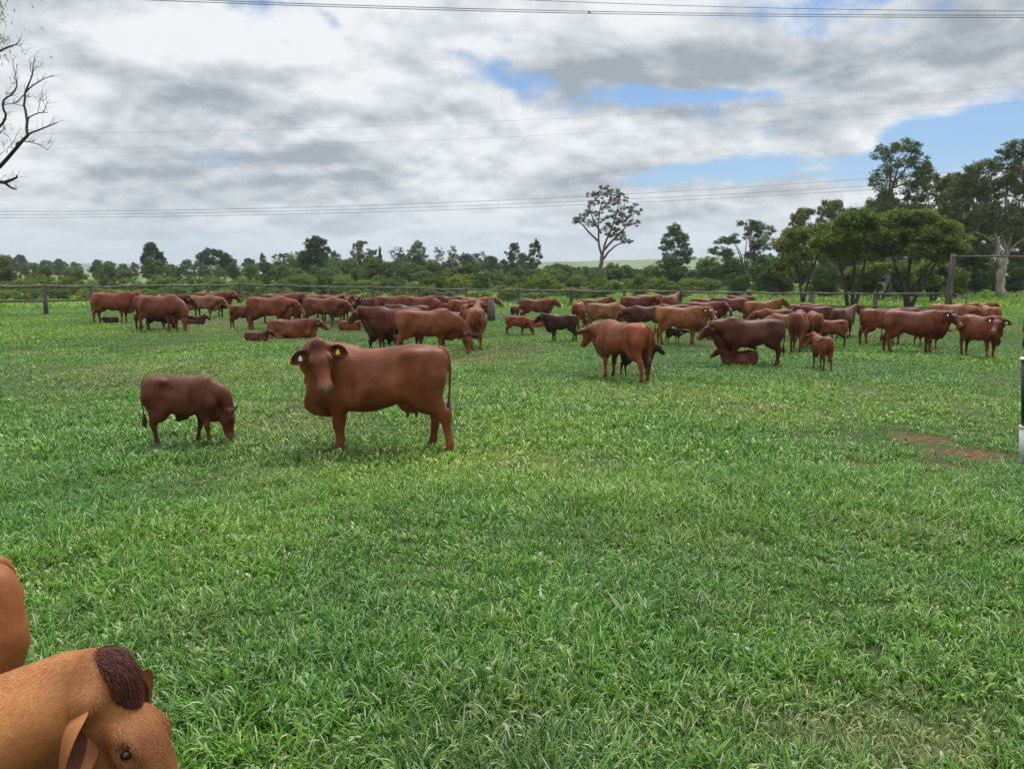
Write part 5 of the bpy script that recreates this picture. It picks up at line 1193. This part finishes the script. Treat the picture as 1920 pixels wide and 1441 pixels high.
R = (.165, .046, .016); D = (.082, .023, .011); K = (.046, .016, .010); B = (.165, .054, .019); O = (.20, .074, .025); T = (.235, .115, .050); RD = (.118, .032, .013)
# (pose, centre px, feet y, back y, heading, colour, label, kind, ear tags)
HERD = [
 ('lev', 213, 606, 547, 3, R, 'red-brown cow side-on at the left end of the herd, facing the grazing cow', 'cow', ''),
 ('calfrest', 209, 606, 593, 185, K, 'tiny dark calf curled up under the belly of the cow at the left end', 'calf', ''),
 ('lev', 297, 616, 552, 14, D, 'dark cow almost hidden behind the grazing cow near the left end', 'cow', ''),
 ('calfgraze', 296, 618, 584, 20, K, 'near-black calf grazing behind the legs of the big grazing cow', 'calf', ''),
 ('grazeR', 303, 621, 553, -12, R, 'red-brown cow grazing with her face to the camera near the left end', 'cow', ''),
 ('low', 378, 597, 553, 0, T, 'slim tan cow with a white muzzle behind the grazing cow', 'cow', ''),
 ('lev', 397, 594, 547, 2, RD, 'dark red cow standing behind the slim tan cow', 'cow', ''),
 ('calflie', 366, 608, 591, 0, D, 'dark calf lying below the slim tan cow, head up', 'calf', ''),
 ('nurse', 457, 615, 571, 3, RD, 'dark red calf pushing in behind the cow by the thick corner post', 'calf', ''),
 ('low', 503, 618, 556, 8, B, 'brown cow standing in front of the corner post, calf at her rear', 'cow', ''),
 ('lev', 525, 606, 550, 0, RD, 'long-backed red cow hidden behind the brown cow by the corner post', 'cow', ''),
 ('calfgraze', 548, 608, 574, 178, D, 'dark calf between the brown cow and the lying cow', 'calf', ''),
 ('low', 604, 612, 557, -6, B, 'brown cow with drooping head standing behind the big lying cow', 'cow', ''),
 ('lev', 570, 598, 550, 180, D, 'dark cow whose back alone shows behind the middle of the left group', 'cow', ''),
 ('lev', 560, 605, 554, 4, O, 'orange-brown cow between the long-backed red cow and the drooping one', 'cow', ''),
 ('lookR', 628, 605, 552, -30, B, 'brown cow nose to nose with her neighbour behind the big dark cow', 'cow', ''),
 ('lookR', 660, 603, 553, -50, R, 'red cow turning her pale-tagged face to the camera behind the big dark cow', 'cow', 'w-'),
 ('low', 688, 600, 558, 180, D, 'dark cow facing left beside the red cow with the pale tag', 'cow', 'w-'),
 ('lie', 545, 633, 597, 3, R, 'big red cow lying down in the worn grass, muzzle lifted', 'cow', ''),
 ('calflie', 480, 639, 620, 8, D, 'dark calf lying against the rump of the big lying cow', 'calf', ''),
 ('lev', 735, 606, 554, 8, RD, 'dark red cow standing behind the big dark cow, head to the right', 'cow', ''),
 ('graze', 787, 606, 555, 0, R, 'red cow lowering her head behind the brown cow with the long tail', 'cow', ''),
 ('lev', 772, 628, 571, 180, D, 'dark cow hidden between the big dark cow and the back row', 'cow', ''),
 ('lev', 744, 658, 575, 182, D, 'big dark red-brown cow facing left with a tagged ear, head over a resting calf', 'cow', 'w-'),
 ('grazeR', 797, 666, 579, 14, B, 'stout brown cow with a long hanging tail overlapping the dark one', 'cow', ''),
 ('nurse', 716, 655, 612, 20, K, 'near-black calf behind the forelegs of the big dark cow', 'calf', ''),
 ('calfrest', 655, 620, 600, 10, R, 'reddish calf curled up under the muzzle of the big dark cow', 'calf', ''),
 ('calf', 826, 606, 568, 170, R, 'red calf with a white ear tag among the cows in the middle', 'calf', 'ww'),
 ('calfrest', 826, 600, 584, 0, B, 'brown calf whose head only peeps over the stout brown cow', 'calf', ''),
 ('lev', 848, 600, 555, 180, D, 'dark red cow facing left in the back row near the old grey post', 'cow', ''),
 ('low', 868, 606, 561, 4, B, 'brown cow in front of the back-row dark cow near the old grey post', 'cow', ''),
 ('lev', 893, 601, 557, 4, R, 'red cow looking past the old grey post', 'cow', ''),
 ('lookR', 884, 625, 570, -62, B, 'brown cow facing the camera, white tags, over the rump of another', 'cow', 'ww'),
 ('alt', 893, 653, 576, 92, B, 'brown cow seen straight from behind in the middle of the pasture', 'cow', ''),
 ('nurse', 866, 622, 585, 190, D, 'dark calf with a pinkish face left of the cow seen from behind', 'calf', ''),
 ('calfrest', 868, 612, 582, 200, R, 'red calf low behind the dark calf with the pinkish face', 'calf', ''),
 ('lev', 1003, 603, 560, 3, R, 'red cow standing apart right of the old grey post', 'cow', ''),
 ('low', 1168, 711, 602, 120, R, 'large red cow seen from behind, standing nearer than the herd, a calf beyond her', 'cow', ''),
 ('calf', 1192, 702, 645, 10, K, 'near-black calf with a pale ear tag looking out behind the large rear-view cow', 'calf', '-y'),
 ('calf', 966, 598, 573, 60, D, 'dark calf half hidden at the rump of the red cow standing apart', 'calf', ''),
 ('calfgraze', 968, 628, 591, 0, R, 'thin brown calf stretching down its head toward a lying calf', 'calf', ''),
 ('calflie', 1008, 614, 597, 180, R, 'reddish calf lying between the thin brown calf and the dark one', 'calf', ''),
 ('calf', 1054, 640, 588, 176, K, 'near-black calf standing side-on alone in the middle', 'calf', ''),
 ('calflie', 1052, 612, 588, 0, T, 'pale tan calf lying behind the near-black calf', 'calf', ''),
 ('graze', 1085, 616, 566, 75, R, 'red cow from behind at the rear end of the pale tan cow', 'cow', ''),
 ('alt', 1112, 600, 560, 6, B, 'brown cow with dark ears showing over the pale tan cow', 'cow', ''),
 ('graze', 1132, 620, 567, 4, T, 'pale tan cow with a dark tail behind the big red rear-view cow', 'cow', ''),
 ('low', 1212, 625, 573, 181, D, 'dark maroon cow facing left behind the big red rear-view cow', 'cow', 'w-'),
 ('lev', 1190, 598, 555, 2, RD, 'dark red cow in the back row with her tail toward the pale tan cow', 'cow', ''),
 ('low', 1216, 592, 552, 0, O, 'orange cow whose back shows behind the back-row dark red cow', 'cow', ''),
 ('alt', 1256, 600, 553, 60, R, 'pinkish red cow from behind at the fence post in the back row', 'cow', ''),
 ('low', 1262, 618, 570, 184, RD, 'red cow with a white tag resting her head behind the skinny orange cow', 'cow', 'w-'),
 ('lookR', 1272, 645, 574, -14, O, 'skinny orange-tan cow with ribs showing, looking at the camera', 'cow', 'ww'),
 ('nurse', 1262, 643, 613, 30, D, 'small dark calf at the udder of the skinny orange-tan cow', 'calf', ''),
 ('lookR', 1316, 614, 565, -6, RD, 'maroon cow with a blaze on her face just right of the orange-tan cow', 'cow', ''),
 ('lev', 1322, 600, 558, 0, R, 'red cow partly hidden behind the maroon cow with the blaze', 'cow', ''),
 ('lev', 1374, 602, 558, 178, RD, 'dark red cow in the back row above the bull', 'cow', ''),
 ('low', 1386, 594, 554, 170, D, 'dark cow whose back is the highest point above the bull', 'cow', ''),
 ('alt', 1424, 614, 564, 6, O, 'orange-brown cow with her ears back above the bull', 'cow', ''),
 ('low', 1455, 628, 579, 180, B, 'brown cow resting her tagged head low behind the bull', 'cow', 'w-'),
 ('graze', 1470, 636, 588, 172, O, 'orange cow low between the bull and the rear-view pair', 'cow', ''),
 ('bull', 1408, 685, 596, 180, D, 'heavy dark red bull side-on facing left over a lying calf', 'bull', '-w'),
 ('calflie', 1388, 685, 654, 178, RD, 'brown calf lying in front of the bull, head raised', 'calf', ''),
 ('calflie', 1342, 638, 622, 182, RD, 'small red calf lying under the bull’s muzzle', 'calf', ''),
 ('graze', 1494, 658, 583, 66, RD, 'large dark red cow from behind, left one of the rear-view pair by the bull', 'cow', ''),
 ('graze', 1523, 652, 584, 76, B, 'brown cow from behind, right one of the rear-view pair by the bull', 'cow', ''),
 ('alt', 1494, 598, 570, 0, T, 'light tan cow whose back shows highest behind the rear-view pair', 'cow', ''),
 ('lev', 1526, 600, 569, 178, O, 'pale orange cow in the back row right of the light tan back', 'cow', ''),
 ('lev', 1530, 618, 573, 178, D, 'dark maroon cow behind the rear-view pair', 'cow', ''),
 ('calf', 1560, 649, 598, 176, B, 'light brown calf side-on right of the rear-view pair', 'calf', ''),
 ('calf', 1539, 694, 628, 90, R, 'small red calf seen from behind in front of the rear-view pair of cows', 'calf', 'w-'),
 ('alt', 1578, 634, 577, 42, D, 'dark cow walking away with both black ears out, right of the light brown calf', 'cow', ''),
 ('lev', 1654, 646, 578, 0, R, 'red-brown cow with a long tail half hidden by the cow staring at the camera', 'cow', ''),
 ('lookR', 1706, 661, 581, -22, RD, 'dark red cow staring at the camera near the fence end', 'cow', 'ww'),
 ('calf', 1737, 652, 600, -75, B, 'calf mostly hidden behind the dark red cow staring at the camera', 'calf', ''),
 ('low', 1776, 620, 569, -14, T, 'pale fawn cow standing below the tall leaning post', 'cow', ''),
 ('lev', 1832, 604, 567, 1, R, 'red cow side-on behind the others at the right end, muzzle to the right', 'cow', ''),
 ('alt', 1853, 622, 574, 82, O, 'fawn cow from behind just above the cow facing the camera', 'cow', ''),
 ('lookR', 1834, 670, 590, -84, R, 'red cow facing the camera head-on at the right end of the herd', 'cow', 'ww'),
 ('lev', 1962, 668, 594, 0, B, 'brown cow cut off by the right edge, only her rump and hind leg showing', 'cow', ''),
]
for pose, cx, fy, ty, yaw, col, lb, cat, tags in HERD:
    g = at(cx, fy); P = POSE[pose]; lying = pose in ('lie', 'calflie', 'calfrest')
    s = at_y(cx, ty, g.y).z / (.80 if pose == 'lie' else .74 if lying else 1.36)
    v = .9 + .25 * random.random(); col = tuple(c * v * k_ for c, k_ in zip(col, (.80, .74, .74)))
    place(pose, P, (g.x, g.y, float(ground_z(g.x, g.y)) - .02 * s), yaw, s, col, lb, cat, tags)

# the two nearest animals
g = at(713, 841); s = at_y(713, 640, g.y).z / 1.375
P = build_cattle('cow_turning', .0105, poll=(.67, .36, 1.405), face=(-.26, .50, -.83), up=(-.12, .84, .52), ctl=(.94, .04, 1.22), legs=(-.01, .03, -.22, .05), detail=True, dewlap=1.2, belly=.0, ear_droop=.34, hs=1.0, wide=1.14, lkf=.97, ear_size=.84)
HERO = place('hero', P, (g.x, g.y, float(ground_z(g.x, g.y)) - .03), 181, s, (.150, .045, .015), 'large copper-brown cow turning her face to the camera, yellow tag in one ear', 'cow', 'yw')
g = at(347, 833); s = at_y(347, 698, g.y).z / 1.36
P = build_cattle('calf_near', .013, 'calf', poll=(.93, -.04, .70), face=(.06, -.05, -.99), up=(.99, 0, .10), ctl=(.90, 0, 1.02), legs=(-.26, .13, .02, .14), detail=True, dewlap=.3, ear_droop=-.50, ear_fwd=.75, lkf=.76, neck=.85, hs=.90)
place('calf', P, (g.x, g.y, float(ground_z(g.x, g.y)) - .02), 10, s, (.080, .024, .012), 'dark chestnut calf grazing in the open left of the copper-brown cow', 'calf', '')
# the close-up pair at the lower left corner
yaw = 36; cs, sn = math.cos(rad(yaw)), math.sin(rad(yaw)); inv = lambda v: (v[0] * cs + v[1] * sn, -v[0] * sn + v[1] * cs, v[2])
Pw = at(222, 1262, 1.20)
P = build_cattle('cow_closeup', .0095, poll=(1.30, -.10, 1.335), face=inv((.53, -.12, -.83)), up=inv((.78, .10, .60)), ctl=(1.0, -.02, 1.17), detail=True, ear_droop=.42, hs=1.10, ear_size=.66, ear_x=.26, eye_s=.7, wide=.9)
px_, py_, pz_ = P['poll']
CLOSE = place('closeup', P, (Pw.x - .9 * (px_ * cs - py_ * sn), Pw.y - .9 * (px_ * sn + py_ * cs), 0), yaw, .9, (.33, .140, .048), 'ginger cow just below the camera, dark curly tuft on her poll', 'cow', '')
def poll_hair(P, root, n, L, col_, c=(0., 0., .02), rad_=(.085, .06, .085)):
    """the curly tuft: short locks rooted on the hide around the poll"""
    r = np.random.default_rng(9); mb = MB(); me = P['me']; M = P['M']; k = len(me.vertices)
    co = np.empty(k * 3, np.float32); me.vertices.foreach_get('co', co); co = co.reshape(-1, 3).astype(float)
    no = np.empty(k * 3, np.float32); me.vertices.foreach_get('normal', no); no = no.reshape(-1, 3).astype(float)
    Lc = (co - P['poll']) @ M / P['hs']; e = (((Lc - np.array(c)) / np.array(rad_)) ** 2).sum(1)
    idx = np.where(e < 1)[0]; pick = r.choice(idx, n)
    for i in pick:
        base = co[i] + r.normal(0, .004, 3); nn = no[i]
        if (M.T @ nn)[2] < -.5: continue
        d = norm(nn * .42 + M @ np.array([.85, r.normal(0, .12), 0]) + r.normal(0, .09, 3)); d2 = norm(d - nn * .8 + r.normal(0, .12, 3)); l = L * r.uniform(.5, 1.2) * (1.15 - .7 * e[i])
        mb.tube([base - nn * .004, base + d * l * .5, base + d * l * .7 + d2 * l * .35], [.0017, .0013, .0004], 3, cap=False)
    return mb.build('poll_tuft', simple('poll_hair', col_, .6, .25, .4, 60), root)
poll_hair(P, CLOSE, 13000, .052, (.075, .022, .013))
def short_coat(P, root, n, seed=4):
    """the lie of the hair on the animal right under the camera: fine needles close to the hide"""
    r = np.random.default_rng(seed); me = P['me']; k = len(me.vertices); M = P['M']
    co = np.empty(k * 3, np.float32); me.vertices.foreach_get('co', co); co = co.reshape(-1, 3).astype(float)
    no = np.empty(k * 3, np.float32); me.vertices.foreach_get('normal', no); no = no.reshape(-1, 3).astype(float)
    idx = np.where((co[:, 0] > .55) & (co[:, 2] > .55))[0]; pick = r.choice(idx, n)
    b = co[pick] + r.normal(0, .0055, (n, 3)); nn = no[pick]; b -= nn * (((b - co[pick]) * nn).sum(1))[:, None] 
    L_ = (b - P['poll']) @ M; head = np.clip(L_[:, 0] / .1, 0, 1)[:, None]
    flow = head * (M @ np.array([.8, 0, -.3])) + (1 - head) * np.array([-.5, 0, -.75]) + r.normal(0, .16, (n, 3)) + .25 * np.stack([fbm(b[:, 0] * 9, b[:, 2] * 9, 5), fbm(b[:, 1] * 9, b[:, 2] * 9, 6), fbm(b[:, 0] * 9, b[:, 1] * 9, 7)], 1)
    flow -= nn * ((flow * nn).sum(1))[:, None]; flow /= np.linalg.norm(flow, axis=1)[:, None] + 1e-9
    s_ = np.cross(flow, nn); l = r.uniform(.007, .015, (n, 1)); w = r.uniform(.0007, .0013, (n, 1))
    V = np.stack([b - s_ * w - nn * .001, b + s_ * w - nn * .001, b + flow * l + nn * r.uniform(.001, .0042, (n, 1))], 1).reshape(-1, 3)
    me2 = npmesh('short_coat', V, np.arange(n * 3).reshape(-1, 3), [M_HIDE], smooth=False)
    o = link('short_coat', me2, root); o.color = root.color; tag(o, kind='stuff')
short_coat(P, CLOSE, 150000)
P2 = build_cattle('cow_beside', .013, tail_sway=-.5, tail_bend=-.06, legs=(0, 0, .05, -.05))
gx = -2.62
place('beside', P2, (gx + .05, 2.60, 0), 236, .855, (.26, .092, .030), 'ginger cow of which only the rump enters at the left edge, behind the close-up cow', 'cow', '')

# ------------------------------------------------------------------ the air: a thin even haze
mb = MB(); mb.box((0, 1450, 55), (3300, 1600, 62))
mh = bpy.data.materials.new('haze'); mh.use_nodes = True; nt = mh.node_tree; nt.nodes.clear()
pv = nt.nodes.new('ShaderNodeVolumePrincipled'); ou = nt.nodes.new('ShaderNodeOutputMaterial')
pv.inputs['Color'].default_value = (.86, .92, 1., 1); pv.inputs['Density'].default_value = .00022; pv.inputs['Anisotropy'].default_value = .2
nt.links.new(pv.outputs[0], ou.inputs['Volume'])
o = mb.build('haze', mh, smooth=False); tag(o, kind='stuff')
